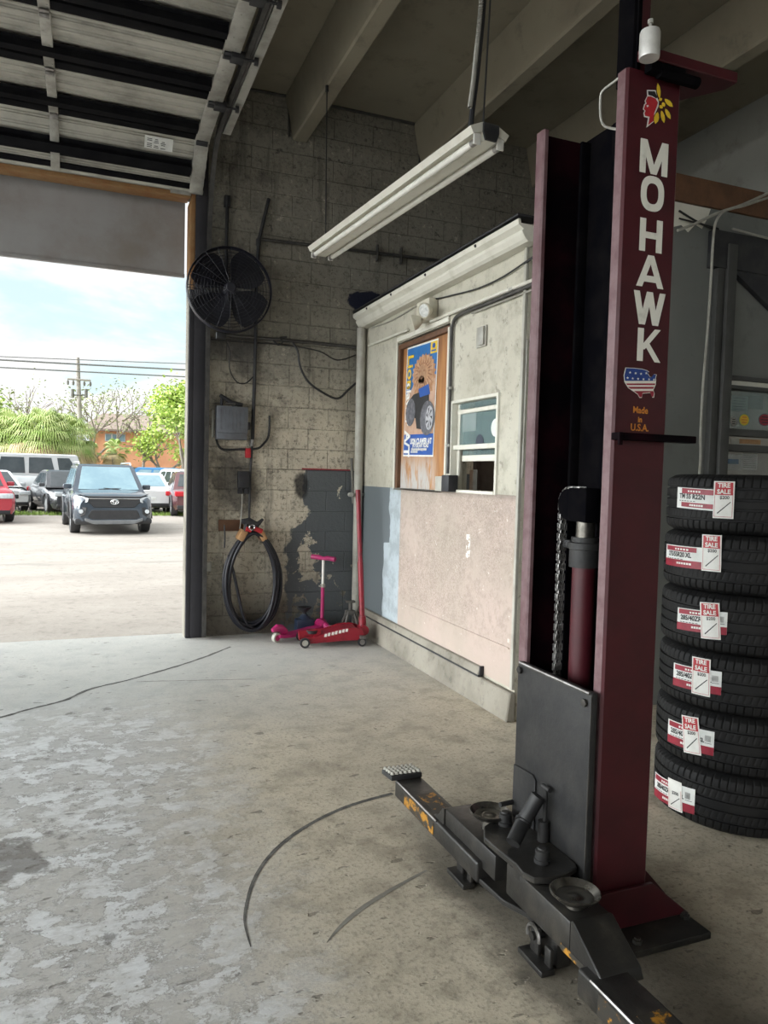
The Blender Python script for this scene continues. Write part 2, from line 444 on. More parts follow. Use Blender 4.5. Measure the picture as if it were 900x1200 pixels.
def mat_ground():
    m, nt, b, out = newmat('pale_limestone_lot')
    P = nt.pos(); X, Y, Z = nt.xyz(P)
    a = nt.noise(nt.vmath('MULTIPLY', P, (.5, 1, 1)), .8, 6, .65); f = nt.noise(P, 9, 5, .7)
    c = nt.mix(nt.ss(a, .3, .75), srgb(162,154,145), srgb(144,136,127))
    c = nt.mix(nt.math('MULTIPLY', nt.ss(f, .5, .75), .6), c, srgb(112,105,97))
    patch = nt.ss(nt.noise(nt.vmath('MULTIPLY', P, (.35, 1.3, 1)), .9, 4, .5, .2), .64, .68)
    c = nt.mix(nt.math('MULTIPLY', patch, .4), c, srgb(116,112,107))
    nt.put(b.inputs['Base Color'], c); b.inputs['Roughness'].default_value = .9
    nt.put(b.inputs['Normal'], nt.bump(f, .4, .02))
    return m
MAT['ground'] = mat_ground()

def mat_wall_back():
    m, nt, b, out = newmat('grimy_block_wall')
    P = nt.pos(); X, Y, Z = nt.xyz(P)
    w = nt.noise(P, 2.2, 4, .6)
    big = nt.noise(P, .8, 5, .6); mid = nt.noise(P, 4.5, 7, .7); fine = nt.noise(P, 32, 5, .7)
    br = nt.add('ShaderNodeTexBrick'); br.offset = .5
    nt.put(br.inputs['Vector'], nt.comb(nt.math('ADD', X, nt.math('MULTIPLY', w, .02)), nt.math('ADD', Z, nt.math('MULTIPLY', w, .02)), 0))
    nt.put(br.inputs['Scale'], 1.); nt.put(br.inputs['Brick Width'], .40); nt.put(br.inputs['Row Height'], .20)
    nt.put(br.inputs['Mortar Size'], .006); nt.put(br.inputs['Mortar Smooth'], .6)
    nt.put(br.inputs['Color1'], (1,1,1)); nt.put(br.inputs['Color2'], (.92,.92,.92)); nt.put(br.inputs['Mortar'], (0,0,0))
    mort = br.outputs['Fac']
    up = nt.ss(nt.math('ADD', Z, nt.math('MULTIPLY', mid, .8)), 2.2, 3.2)  # upper wall darker: its weaker light painted into the colour
    c = nt.mix(up, srgb(196,187,168), srgb(132,128,117))
    c = nt.mix(nt.math('MULTIPLY', nt.ss(big, .4, .75), .45), c, srgb(102,97,87))
    grime = nt.math('MULTIPLY', nt.ss(mid, .46, .68), nt.ss(nt.math('ADD', X, nt.math('MULTIPLY', big, .8)), 2.6, 1.5))
    c = nt.mix(nt.math('MULTIPLY', grime, .68), c, srgb(62,58,54))
    c = nt.mix(nt.math('MULTIPLY', nt.ss(fine, .50, .64), .55), c, srgb(84,79,71))
    spot = nt.noise(P, 13, 6, .75)
    c = nt.mix(nt.math('MULTIPLY', nt.ss(spot, .60, .66), .7), c, srgb(52,49,45))
    c = nt.mix(nt.math('MULTIPLY', nt.ss(spot, .40, .34), .4), c, srgb(200,192,174))
    strk = nt.noise(nt.vmath('MULTIPLY', P, (3., 1, .35)), 2.4, 5, .65)
    c = nt.mix(nt.math('MULTIPLY', nt.ss(strk, .54, .68), .5), c, srgb(66,62,57))
    c = nt.mix(nt.math('MULTIPLY', mort, nt.math('MULTIPLY', nt.ss(nt.noise(P, 1.6, 3), .38, .62), .55)), c, srgb(64,60,54))
    # shade low down beside the door and behind the hose, painted in
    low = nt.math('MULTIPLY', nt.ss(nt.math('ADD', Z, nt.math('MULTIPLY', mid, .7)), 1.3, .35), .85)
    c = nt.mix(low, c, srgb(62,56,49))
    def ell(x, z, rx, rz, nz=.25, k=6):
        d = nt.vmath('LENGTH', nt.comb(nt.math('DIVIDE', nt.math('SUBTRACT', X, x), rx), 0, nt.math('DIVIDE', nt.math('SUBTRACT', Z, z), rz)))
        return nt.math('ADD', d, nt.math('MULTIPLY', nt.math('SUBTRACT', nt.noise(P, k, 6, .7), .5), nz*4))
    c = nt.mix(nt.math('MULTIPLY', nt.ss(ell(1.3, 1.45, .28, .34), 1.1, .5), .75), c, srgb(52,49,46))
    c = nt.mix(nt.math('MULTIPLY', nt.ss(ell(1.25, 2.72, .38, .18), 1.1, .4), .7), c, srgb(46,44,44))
    # the grey painted dado
    nx = nt.math('MULTIPLY', nt.math('SUBTRACT', nt.noise(P, 5, 5, .65), .5), .35)
    left = nt.math('SUBTRACT', 1.98, nt.math('MULTIPLY', nt.ss(Z, 1.15, .95), .19))
    inp = nt.math('MULTIPLY', nt.ss(nt.math('ADD', X, nx), nt.math('SUBTRACT', left, .015), nt.math('ADD', left, .015)), nt.math('LESS_THAN', Z, 1.594))
    fl = nt.noise(P, 7, 7, .65, .3)
    bare = nt.math('ADD', fl, nt.math('SUBTRACT', nt.math('MULTIPLY', nt.ss(ell(2.02, .70, .16, .34, .1), 1.2, .2), .20),
                                        nt.math('MULTIPLY', nt.ss(Z, .1, .9), .10)))
    keep = nt.ss(bare, .575, .555)
    c = nt.mix(nt.math('MULTIPLY', inp, keep), c, srgb(86,90,92))
    c = nt.mix(nt.math('MULTIPLY', nt.ss(ell(1.93, 1.44, .09, .16), 1., .5), .9), c, srgb(24,23,24))
    # navy overspray
    c = nt.mix(nt.ss(ell(2.58, 3.27, .22, .11, .16, 14), 1.05, .92), c, srgb(18,22,44))
    nt.put(b.inputs['Base Color'], c); b.inputs['Roughness'].default_value = .8
    h = nt.math('SUBTRACT', nt.math('ADD', nt.math('MULTIPLY', fine, .5), nt.math('MULTIPLY', mid, .5)), nt.math('MULTIPLY', mort, .6))
    nt.put(b.inputs['Normal'], nt.bump(h, .8, .016))
    return m
MAT['wall_back'] = mat_wall_back()

def mat_office():
    m, nt, b, out = newmat('aged_office_plaster')
    P = nt.pos(); X, Y, Z = nt.xyz(P)
    big = nt.noise(P, 1.1, 5, .6); mid = nt.noise(P, 6, 7, .7); fine = nt.noise(P, 40, 4, .7)
    c = nt.mix(nt.ss(big, .35, .7), srgb(190,186,171), srgb(172,167,151))
    c = nt.mix(nt.math('MULTIPLY', nt.ss(mid, .46, .68), .55), c, srgb(142,136,121))
    c = nt.mix(nt.math('MULTIPLY', nt.ss(nt.noise(P, 11, 6, .75), .58, .66), .6), c, srgb(108,102,92))
    c = nt.mix(nt.math('MULTIPLY', nt.ss(fine, .62, .70), .55), c, srgb(96,90,80))
    low = nt.math('LESS_THAN', Z, 1.448)
    e = nt.math('ADD', Y, nt.math('MULTIPLY', nt.math('SUBTRACT', nt.noise(P, 3.5, 3, .5), .5), .16))
    step = nt.math('ADD', 6.26, nt.math('MULTIPLY', nt.ss(Z, .95, .93), .12))
    c = nt.mix(nt.math('MULTIPLY', low, nt.math('GREATER_THAN', e, step)), c, srgb(98,105,108))
    bl = nt.math('MULTIPLY', nt.math('MULTIPLY', low, nt.math('GREATER_THAN', Y, 5.5)), nt.math('LESS_THAN', e, step))
    pale = nt.mix(nt.math('MULTIPLY', nt.ss(mid, .42, .62), .55), srgb(170,180,185), srgb(128,134,137))
    c = nt.mix(bl, c, pale)
    nt.put(b.inputs['Base Color'], c); b.inputs['Roughness'].default_value = .65
    nt.put(b.inputs['Normal'], nt.bump(nt.math('ADD', mid, nt.math('MULTIPLY', fine, .4)), .3, .008))
    return m
MAT['office'] = mat_office()

def mat_pink():
    m, nt, b, out = newmat('scuffed_pink_board')
    P = nt.pos(); X, Y, Z = nt.xyz(P)
    big = nt.noise(P, 1.2, 5, .6); sp = nt.noise(P, 85, 5, .8); sp2 = nt.noise(P, 16, 6, .75); mid = nt.noise(P, 7, 6, .7)
    c = nt.mix(nt.ss(big, .3, .7), srgb(182,163,153), srgb(168,155,142))
    zone = nt.math('MULTIPLY', nt.ss(nt.noise(P, 1.7, 4, .6), .38, .6), nt.ss(Z, .38, .55))
    c = nt.mix(nt.math('MULTIPLY', nt.math('MULTIPLY', nt.ss(sp, .48, .58), zone), .62), c, srgb(120,106,94))
    c = nt.mix(nt.math('MULTIPLY', nt.math('MULTIPLY', nt.ss(sp2, .46, .66), nt.ss(Z, .25, .6)), .45), c, srgb(136,122,108))
    c = nt.mix(nt.math('MULTIPLY', nt.ss(Z, 1.40, 1.44), .5), c, srgb(112,104,94))
    c = nt.mix(nt.math('MULTIPLY', nt.ss(mid, .55, .75), .3), c, srgb(160,148,138))
    c = nt.mix(nt.math('MULTIPLY', nt.ss(nt.noise(P, 13, 5, .7), .64, .68), .6), c, srgb(228,224,216))
    p0 = at(548.5,640,0,XO-.012) if False else at(548.5,640,0,2.538)
    my = nt.math('LESS_THAN', nt.math('ABSOLUTE', nt.math('SUBTRACT', Y, p0.y)), .030)
    mz = nt.math('LESS_THAN', nt.math('ABSOLUTE', nt.math('SUBTRACT', Z, p0.z)), .085)
    c = nt.mix(nt.math('MULTIPLY', nt.math('MULTIPLY', my, mz), nt.math('MULTIPLY', nt.ss(nt.noise(P, 38, 2, .5), .42, .5), .8)), c, srgb(232,230,224))
    nt.put(b.inputs['Base Color'], c); b.inputs['Roughness'].default_value = .6
    nt.put(b.inputs['Normal'], nt.bump(sp, .25, .006))
    return m
MAT['pink_board'] = mat_pink()

def mat_plain(name, ca, cb, cd_, k=1., bumpv=.35):
    m, nt, b, out = newmat(name)
    P = nt.pos()
    big = nt.noise(P, .9*k, 5, .6); mid = nt.noise(P, 4.5*k, 7, .7); fine = nt.noise(P, 28, 5, .7)
    c = nt.mix(nt.ss(big, .35, .7), ca, cb)
    c = nt.mix(nt.math('MULTIPLY', nt.ss(mid, .52, .72), .5), c, cd_)
    c = nt.mix(nt.math('MULTIPLY', nt.ss(fine, .64, .72), .4), c, cd_)
    nt.put(b.inputs['Base Color'], c); b.inputs['Roughness'].default_value = .8
    nt.put(b.inputs['Normal'], nt.bump(nt.math('ADD', mid, nt.math('MULTIPLY', fine, .4)), bumpv, .01))
    return m
MAT['ceiling'] = mat_plain('raw_precast_concrete', srgb(142,134,116), srgb(124,116,100), srgb(96,89,76), .8)
MAT['wall_grey'] = mat_plain('grey_painted_wall', srgb(112,114,110), srgb(100,102,98), srgb(84,84,80), 1., .2)
MAT['wall_right'] = mat_plain('pale_grey_wall', srgb(150,150,144), srgb(140,140,134), srgb(116,114,108), 1., .2)
MAT['curb'] = mat_plain('chipped_curb', srgb(142,136,124), srgb(112,106,95), srgb(58,54,48), 2.4, .6)
MAT['jamb'] = mat_plain('dark_jamb_paint', srgb(52,50,54), srgb(42,41,45), srgb(28,27,30), 2., .2)

def mat_ply():
    m, nt, b, out = newmat('stained_plywood')
    P = nt.pos(); X, Y, Z = nt.xyz(P)
    g = nt.noise(nt.vmath('MULTIPLY', P, (1, 9, 1.2)), 2.2, 6, .6, .5)
    c = nt.mix(nt.ss(g, .3, .7), srgb(176,124,70), srgb(148,98,52))
    top = nt.ss(nt.math('ADD', Z, nt.math('MULTIPLY', g, .3)), 2.5, 2.9)
    c = nt.mix(nt.math('MULTIPLY', top, .6), c, srgb(112,70,42))
    sm = nt.noise(nt.vmath('MULTIPLY', P, (1, 3, 1)), 4, 6, .6, .5)
    wash = nt.math('MULTIPLY', nt.math('MULTIPLY', nt.ss(nt.math('ADD', Z, nt.math('MULTIPLY', sm, .35)), 2.02, 1.72), nt.ss(Y, 5.32, 5.5)), nt.ss(sm, .32, .55))
    c = nt.mix(nt.math('MULTIPLY', wash, .85), c, srgb(178,180,178))
    nt.put(b.inputs['Base Color'], c); b.inputs['Roughness'].default_value = .6
    return m
MAT['ply'] = mat_ply()

def mat_arm_yellow():
    m, nt, b, out = newmat('chipped_yellow_on_steel')
    P = nt.pos()
    n = nt.noise(P, 14, 6, .7, .3)
    c = nt.mix(nt.ss(n, .42, .49), srgb(158,110,28), srgb(42,39,34))
    nt.put(b.inputs['Base Color'], c); b.inputs['Roughness'].default_value = .5
    return m
MAT['arm_yellow'] = mat_arm_yellow()

def mat_glass(name, tint, alpha, rough=.05):
    m, nt, b, out = newmat(name)
    b.inputs['Base Color'].default_value = (*tint, 1)
    b.inputs['Roughness'].default_value = rough
    tr = nt.add('ShaderNodeBsdfTransparent')
    mx = nt.add('ShaderNodeMixShader')
    P = nt.pos()
    nt.put(mx.inputs[0], nt.math('ADD', alpha-.12, nt.math('MULTIPLY', nt.noise(P, 4, 5, .6), .24)))
    nt.l.new(tr.outputs[0], mx.inputs[1]); nt.l.new(b.outputs[0], mx.inputs[2])
    nt.l.new(mx.outputs[0], out.inputs[0])
    return m
MAT['pane'] = mat_glass('dusty_window_glass', (.22,.31,.31), .38)
MAT['pane2'] = mat_glass('clear_window_glass', (.22,.24,.24), .25)

# ================================================================== SETTING
YB = 7.05            # inner face of the back wall
XO = 2.55            # office wall facing the bay
YE = 4.06            # office wall facing the camera
ZC = 5.10            # ceiling

MB_ = MB
m = MB(); m.box(-8, 6, -6, 7.25, -.12, 0); struct(m.build('floor', MAT['floor'], smooth=0))
m = MB(); m.box(-150, 150, -120, 170, -.5, -.035); struct(m.build('ground', MAT['ground'], smooth=0))

# back wall with its door opening, and the next bay's opening on the left
m = MB()
m.box(.87, 6, YB, 7.25, 0, ZC)
m.box(-2.9, .87, YB, 7.25, 4.05, ZC)
m.box(-3.9, -2.9, YB, 7.25, 0, ZC)
m.box(-7.4, -3.9, YB, 7.25, 4.05, ZC)
m.box(-8, -7.4, YB, 7.25, 0, ZC)
struct(m.build('wall_back', MAT['wall_back'], smooth=0))
m = MB(); m.box(5.7, 5.9, -6, YB, 0, 5.3); struct(m.build('wall_right', MAT['wall_right'], smooth=0))
m = MB(); m.box(-8, 5.7, -6, -5.8, 0, 2.1); m.box(-8, 5.7, -6, -5.8, 4.7, ZC); m.box(2.6, 5.7, -6, -5.8, 2.1, 4.7); m.box(-8, -7.6, -6, -5.8, 2.1, 4.7); m.box(-2.6, -2.4, -6, -5.8, 2.1, 4.7)
struct(m.build('wall_front', MAT['wall_grey'], smooth=0))  # unseen wall; its high band opening is shaped to light the column
m = MB(); m.box(-8, -7.8, -5.8, YB, 4.6, ZC); m.box(-8, -7.8, -1.2, -.7, 0, 4.6)
struct(m.build('wall_left', MAT['wall_grey'], smooth=0))

# precast double-tee ceiling
m = MB()
m.box(-8, 6, -6, 7.25, ZC, ZC+.25)
k = -8
for i in range(-8, 4):
    xc = 1.845+1.32*i
    if xc < -7.6 or xc > 5.5: continue
    pts = [(xc-.068,4.70),(xc+.068,4.70),(xc+.15,ZC),(xc-.15,ZC)]
    m.prism([V(px,-5.8,pz) for px,pz in pts], (0,YB+5.8,0), .012)
struct(m.build('ceiling', MAT['ceiling'], smooth=0))
# conduit that steps along the wall top and round the stem
m = MB()
pts = [at(270,101,1,7.03), at(331,112,1,7.03), at(338,118,1,7.03), at(339,160,1,7.03)]
m.tube(smoothpath(pts,3), .012, 6)
tag(m.build('ceiling_conduit', MAT['cond']), 'thin conduit along the wall top by the overhead door, left of the concrete beam', 'conduit', 'conduits along the wall top')
m = MB()
pts = [at(388,124,1,7.03), at(480,144,1,7.03), at(489,148,1,7.03), at(492,158,1,7.03), at(492,194,1,7.03)]
m.tube(smoothpath(pts,3), .014, 6)
tag(m.build('ceiling_conduit', MAT['cond']), 'thin conduit along the wall top between the two concrete beams', 'conduit', 'conduits along the wall top')
m = MB()
pts = [at(585,160,1,7.03), at(612,166,1,7.03), at(624,172,1,7.03), at(626,200,1,7.03)]
m.tube(smoothpath(pts,3), .012, 6)
tag(m.build('ceiling_conduit', MAT['cond']), 'thin conduit on the wall top behind the maroon lift column', 'conduit', 'conduits along the wall top')

# ---- office box
pl, prr = 6.15, 5.15      # plywood opening (Y), window opening
m = MB()
ZT = 3.02
m.box(XO, XO+.14, 6.16, YB, 0, ZT)
m.box(XO, XO+.14, 5.14, 6.16, 2.73, ZT)
m.box(XO, XO+.14, 5.14, 6.16, 0, 1.43)
m.box(XO, XO+.14, 5.065, 5.14, 0, ZT)
m.box(XO, XO+.14, 4.36, 5.065, 2.13, ZT)
m.box(XO, XO+.14, 4.36, 5.065, 0, 1.44)
m.box(XO, XO+.14, YE, 4.36, 0, ZT)
struct(m.build('wall_office', MAT['office'], smooth=0))
m = MB()   # end wall with the shop window
wx0, wx1, wz0, wz1 = 4.20, 5.45, .95, 2.33
m.box(XO+.14, wx0, YE, YE+.14, 0, 3.46)
m.box(wx0, wx1, YE, YE+.14, 0, wz0); m.box(wx0, wx1, YE, YE+.14, wz1, 3.46)
m.box(wx1, 5.7, YE, YE+.14, 0, 3.46)
struct(m.build('wall_office_end', MAT['wall_grey'], smooth=0))
m = MB(); m.box(XO+.02, 5.7, YE+.02, YB, ZT+.001, ZT+.11); struct(m.build('ceiling_office', MAT['dark_room'], smooth=0))
# pink board, strips and kerb along the office wall
m = MB()
m.box(XO-.012, XO-.001, YE+.03, 5.99, .205, 1.446, .002)
m.box(XO-.020, XO-.012, YE+.06, 5.70, .452, .46)
struct(m.build('trim_1', MAT['pink_board'], smooth=0))
m = MB(); m.box(XO-.022, XO-.001, YE+.001, YE+.028, .2, 3.0, .002); struct(m.build('trim_2', MAT['pvc']))
m = MB(); m.prism([V(XO-.055,4.45,.20),V(XO-.013,4.45,.20),V(XO-.013,4.45,.255),V(XO-.04,4.45,.25)], (0,2.55,0), .004)
struct(m.build('trim_3', MAT['curb']))
m = MB(); m.box(XO-.045,XO-.013,4.435,4.449,.20,.262,.002); struct(m.build('trim_14', MAT['dull_black']))
m = MB(); m.box(XO-.05,XO-.013,4.45,YB-.01,.186,.1995); struct(m.build('ledge_gap_shade', MAT['dull_black'], smooth=0))  # dark strip standing in for the shaded gap under the ledge
m = MB(); m.prism([V(XO-.07,YE-.02,0),V(XO-.001,YE-.02,0),V(XO-.001,YE-.02,.185),V(XO-.045,YE-.02,.185)], (0,YB-YE,0), .008)
struct(m.build('baseboard_office', MAT['curb']))

# timber plate over the end wall
m = MB(); m.box(XO+.3, 5.69, YE-.02, YE+.16, 3.462, 3.64, .004)
tag(m.build('wall_plate_timber', MAT['wood_brown']), 'brown timber beam lying on the grey end wall behind the lift', 'beam')
m = MB()
pts = [(3.3,3.455),(3.3,3.30),(3.62,3.27),(3.74,3.31),(3.80,3.27),(3.86,3.33),(3.92,3.31),(3.96,3.38),(3.99,3.455)]
m.prism([V(x,YE-.004,z) for x,z in pts], (0,.003,0)); struct(m.build('trim_4', MAT['white_paint'], smooth=0))
# post at the window's left
m = MB()
m.box(4.035, 4.10, YE-.05, YE-.002, 0, 3.1, .004); m.box(4.105, 4.185, YE-.075, YE-.002, 0, 3.22, .005)
struct(m.build('trim_5', MAT['post_grey']))
m = MB()
m.box(3.98, 5.65, YE-.06, YE-.003, 3.05, 3.30); m.prism([V(4.15,YE-.05,3.06),V(5.6,YE-.05,2.2),V(5.6,YE-.05,3.06)], (0,.04,0))
struct(m.build('corner_shade', MAT['dull_black'], smooth=0))  # dark sheet in place of the shadow area right of the post

# ---- floor cracks, arm scrapes
def ribbon(name, pts, w, z=.0012, mt='crack'):
    m = MB(); P = smoothpath(pts, 8); vs = []
    for i, p in enumerate(P):
        d = (P[min(i+1,len(P)-1)]-P[max(i-1,0)]); d.z = 0; d.normalize(); s = V(-d.y,d.x,0)
        t = i/(len(P)-1); ww = w(t)*(.92+.16*random.random()) if callable(w) else w*(.7+.6*random.random())
        j = s*random.uniform(-.003,.003)*(0 if callable(w) else 1)
        vs.append((m.bm.verts.new(V(p.x,p.y,z)+s*ww+j), m.bm.verts.new(V(p.x,p.y,z)-s*ww+j)))
    for a, b in zip(vs, vs[1:]): m.face((a[0],a[1],b[1],b[0]))
    o = m.build(name, MAT[mt], smooth=0); struct(o); return o
g = lambda px,py: at(px,py,2,0)
ribbon('floor_crack', [g(-60,856),g(0,841),g(35,831),g(75,821),g(105,808),g(150,797),g(200,783),g(240,770),g(270,758)], .013)
ribbon('floor_crack', [g(160,799),g(200,798),g(250,797),g(300,796)], .004)
ribbon('floor_scrape', [g(500,1020),g(460,1042),g(425,1064),g(400,1085),g(383,1105)], lambda t: .010*math.sin(PI*(.15+.8*t)), .0012, 'scrape')
ribbon('floor_scrape', [g(460,930),g(430,938),g(400,948),g(365,965),g(335,985),g(312,1008),g(297,1033),g(289,1060),g(287,1082),g(294,1110)], lambda t: .011*(1-t)**.6+.0015)

# ---- opening: timber trims, jamb steel, shutter
m = MB(); m.box(-2.9, .835, 7.0, 7.045, 4.005, 4.045, .003); m.box(-2.9, .835, 7.05, 7.24, 4.032, 4.048, .002)
struct(m.build('trim_7', MAT['wood_orange']))
m = MB(); m.box(.838, .868, 7.052, 7.24, 3.35, 4.0, .003); m.box(.842, .885, 7.02, 7.048, 3.2, 4.05, .003)
struct(m.build('trim_8', MAT['wood_orange']))
m = MB(); m.box(.838, .868, 7.052, 7.24, 0, 3.348, .003); struct(m.build('trim_12', MAT['curb']))
m = MB(); m.box(.842, .885, 7.02, 7.048, 0, 3.198, .003); struct(m.build('trim_13', MAT['jamb']))
m = MB(); m.box(.886, .995, 7.015, 7.048, 0, 4.6, .003); struct(m.build('trim_9', MAT['jamb']))
sh = thing('roll_down_shutter', 'grey steel shutter curtain half lowered across the top of the doorway', 'shutter', (-1, 7.31, 3.3))
m = MB()
n = 34
prof = []
for i in range(n+1):
    z = 3.40+(4.2-3.40)*i/n
    prof.append((7.30+(.0025 if i % 2 else 0), z))
vs = [[m.bm.verts.new(V(x,y,z)) for y,z in prof] for x in (-3.0,.824)]
for i in range(n): m.face((vs[0][i],vs[1][i],vs[1][i+1],vs[0][i+1]))
ws = [[m.bm.verts.new(V(x,7.325,z)) for z in (3.40,4.2)] for x in (-3.0,.824)]
m.face((ws[0][0],ws[0][1],ws[1][1],ws[1][0]))
m.face((vs[0][0],ws[0][0],ws[1][0],vs[1][0])); m.face((vs[1][0],ws[1][0],ws[1][1],vs[1][-1])); m.face((vs[0][-1],vs[1][-1],ws[1][1],ws[0][1]))
m.build('curtain', MAT['shutter'], sh, smooth=60)
m = MB(); m.box(-3.0, .827, 7.295, 7.33, 3.365, 3.40, .004); m.build('bottom_rail', MAT['shutter'], sh)
m = MB(); m.box(-3.1, .9, 7.27, 7.62, 4.2, 4.6, .03); m.build('roller_housing', MAT['shutter'], sh)

# ---- sectional overhead door (open)
door = struct(thing('door_1', 'white steel sectional door rolled up under the ceiling', 'door', (-1, 6.5, 4.4)))
del door['category']
PATH = [(7.02,4.075),(6.645,4.40),(5.955,4.425),(5.245,4.435),(4.58,4.445),(3.92,4.455),(3.25,4.465)]
x0, x1 = -2.85, .945
for i in range(len(PATH)-1):
    A = V(0,*PATH[i]); B = V(0,*PATH[i+1]); L = (B-A).length; t = (B-A).normalized(); nrm = V(0,-t.z,t.y)
    if nrm.z > 0: nrm = -nrm       # towards the room
    # pan profile: lips at both joints, shallow ribs between
    prof = [(.004,-.0),(.004,.035),(.03,.035),(.03,.0)]
    for k in range(1,6):
        c = L*k/6
        prof += [(c-.040,0),(c-.034,.008),(c-.020,.008),(c-.016,.016),(c+.006,.016),(c+.010,.008),(c+.022,.008),(c+.028,0)]
    prof += [(L-.03,0),(L-.03,.035),(L-.004,.035),(L-.004,0)]
    m = MB()
    va = [m.bm.verts.new(V(x0,0,0)+A+t*s+nrm*h) for s,h in prof]; vb = [m.bm.verts.new(V(x1,0,0)+A+t*s+nrm*h) for s,h in prof]
    for k in range(len(prof)-1): m.face((va[k],vb[k],vb[k+1],va[k+1]))
    bk = [m.bm.verts.new(V(x,0,0)+A+t*s-nrm*.012) for x in (x0,x1) for s in (0,L)]
    m.face((bk[0],bk[1],bk[3],bk[2]))
    m.face([bk[0],bk[2]]+[vb[0],va[0]]); m.face([bk[3],bk[1]]+[va[-1],vb[-1]])
    p = m.build('panel', MAT['door_pan'], door, smooth=0, normals=False)
    m = MB(); rot = Matrix((V(1,0,0), t, V(1,0,0).cross(t))).transposed()
    m.boxc(V((x0+x1)/2-.05,0,0)+A+t*.055+nrm*.022, (x1-x0-.14,.095 if i else .045,.03), rot, .004); m.build('joint_shade', MAT['band_black'], p)  # black strip stands in for the shadow at the panel joint
    for xs, w in ((-1.6,.035),(-.275,.035),(.88,.058)):
        m = MB(); rot = Matrix((V(1,0,0), t, V(1,0,0).cross(t))).transposed()
        m.boxc(V(xs,0,0)+A+t*(L/2)+nrm*.045, (w*2,L-.02,.016), rot, .003)
        for q in range(5):
            m.cyl(V(xs+.018*(-1)**q,0,0)+A+t*(L*(q+.6)/5.2)+nrm*.052, V(xs+.018*(-1)**q,0,0)+A+t*(L*(q+.6)/5.2)+nrm*.056, .007, 8)
        m.build('stile', MAT['galv'], p)
        m = MB()
        m.boxc(V(xs,0,0)+B-t*.0+nrm*.062, (w*1.7,.085,.012), rot, .003); m.cyl(V(xs-w*.8,0,0)+B+nrm*.072, V(xs+w*.8,0,0)+B+nrm*.072, .011, 10)
        m.build('hinge', MAT['worn_steel'] if xs < .5 else MAT['dull_black'], p)
    # strut: hat channel in flat black
    m = MB(); cpos = L*(.38 if i else .45)
    hat = [(-.078,.037),(-.04,.04),(-.036,.085),(.036,.085),(.04,.04),(.078,.037)]
    va = [m.bm.verts.new(V(x0+.05,0,0)+A+t*(cpos+s)+nrm*h) for s,h in hat]; vb = [m.bm.verts.new(V(x1-.13,0,0)+A+t*(cpos+s)+nrm*h) for s,h in hat]
    for k in range(5): m.face((va[k],vb[k],vb[k+1],va[k+1]))
    m.face(va); m.face(vb[::-1])
    m.build('strut', MAT['band_black'], p, smooth=0)
    if i in (1,2,3):
        m = MB(); rb = B+V(.985,0,0)+nrm*.06
        m.cyl(rb-V(.06,0,0), rb+V(.08,0,0), .009, 8); m.lathe([(0,-.012),(.026,-.012),(.026,.012),(0,.012)], rb+V(.07,0,0), (1,0,0), 16)
        m.boxc(rb+V(-.06,0,.0), (.09,.09,.05), None, .004)
        m.build('roller_bracket', MAT['dull_black'], p)
# bottom seal rail
m = MB(); m.boxc(V((x0+x1)/2,7.02,4.062), (x1-x0,.05,.03), None, .004); m.box(.66,.84,6.99,7.012,4.02,4.07,.003)
m.build('bottom_rail', MAT['galv'], door)
# white sticker
A = V(0,*PATH[0]); t = (V(0,*PATH[1])-A).normalized(); nrm = V(0,-t.z,t.y); nrm = nrm if nrm.z < 0 else -nrm
c = V(.535,0,0)+A+t*.385+nrm*.018
m = MB(); m.prism([c+V(sx*.115,0,0)+t*sy*.055 for sx,sy in ((-1,-1),(1,-1),(1,1),(-1,1))], nrm*.001); stk = lab(m.build('sticker', MAT['paper'], door, smooth=0), 'white printed sticker')
m = MB()
for q in range(6):
    for w in range(3):
        if (q+w) % 4 == 3: continue
        cc = c+V(-.075+w*.055,0,0)+t*(-.04+q*.014)+nrm*.0016
        m.prism([cc+V(sx*(.02-.004*((q*w)%3)),0,0)+t*sy*.003 for sx,sy in ((-1,-1),(1,-1),(1,1),(-1,1))], nrm*.0004)
m.build('lettering', MAT['ink'], stk, smooth=0)
# tracks: vertical, curve, horizontal rails both sides
m = MB()
for s, xt in ((1,1.015),(-1,-2.92)):
    cl = [V(xt,6.965,0.02),V(xt,6.965,3.55),V(xt,6.94,3.85),V(xt,6.84,4.12),V(xt,6.68,4.32),V(xt,6.46,4.42),V(xt,6.2,4.44),V(xt,2.9,4.47)]
    cl = [cl[0]]+smoothpath(cl[1:7],3)+[cl[7]]
    hat = [(-.028,.0),(-.028,.03),(-.034,.03),(-.034,-.004),(.034,-.004),(.034,.03),(.028,.03),(.028,0)]
    rings = []
    for k, p in enumerate(cl):
        d = (cl[min(k+1,len(cl)-1)]-cl[max(k-1,0)]).normalized(); nn = V(0,-d.z,d.y)
        rings.append([m.bm.verts.new(p+nn*a-V(s,0,0)*(b)) for a,b in hat])
    for a, b in zip(rings, rings[1:]):
        for k in range(len(hat)): m.face((a[k],a[(k+1)%len(hat)],b[(k+1)%len(hat)],b[k]))
    m.face(rings[0]); m.face(rings[-1])
m.build('door_track', MAT['cond'], door, smooth=40)
m = MB()   # angle iron behind the horizontal rail
m.box(1.03,1.036,2.9,6.5,4.40,4.50); m.box(1.03,1.10,2.9,6.5,4.40,4.406); m.box(1.03,1.07,3.4,3.44,4.40,ZC)
m.build('track_angle', MAT['galv'], door, smooth=0)

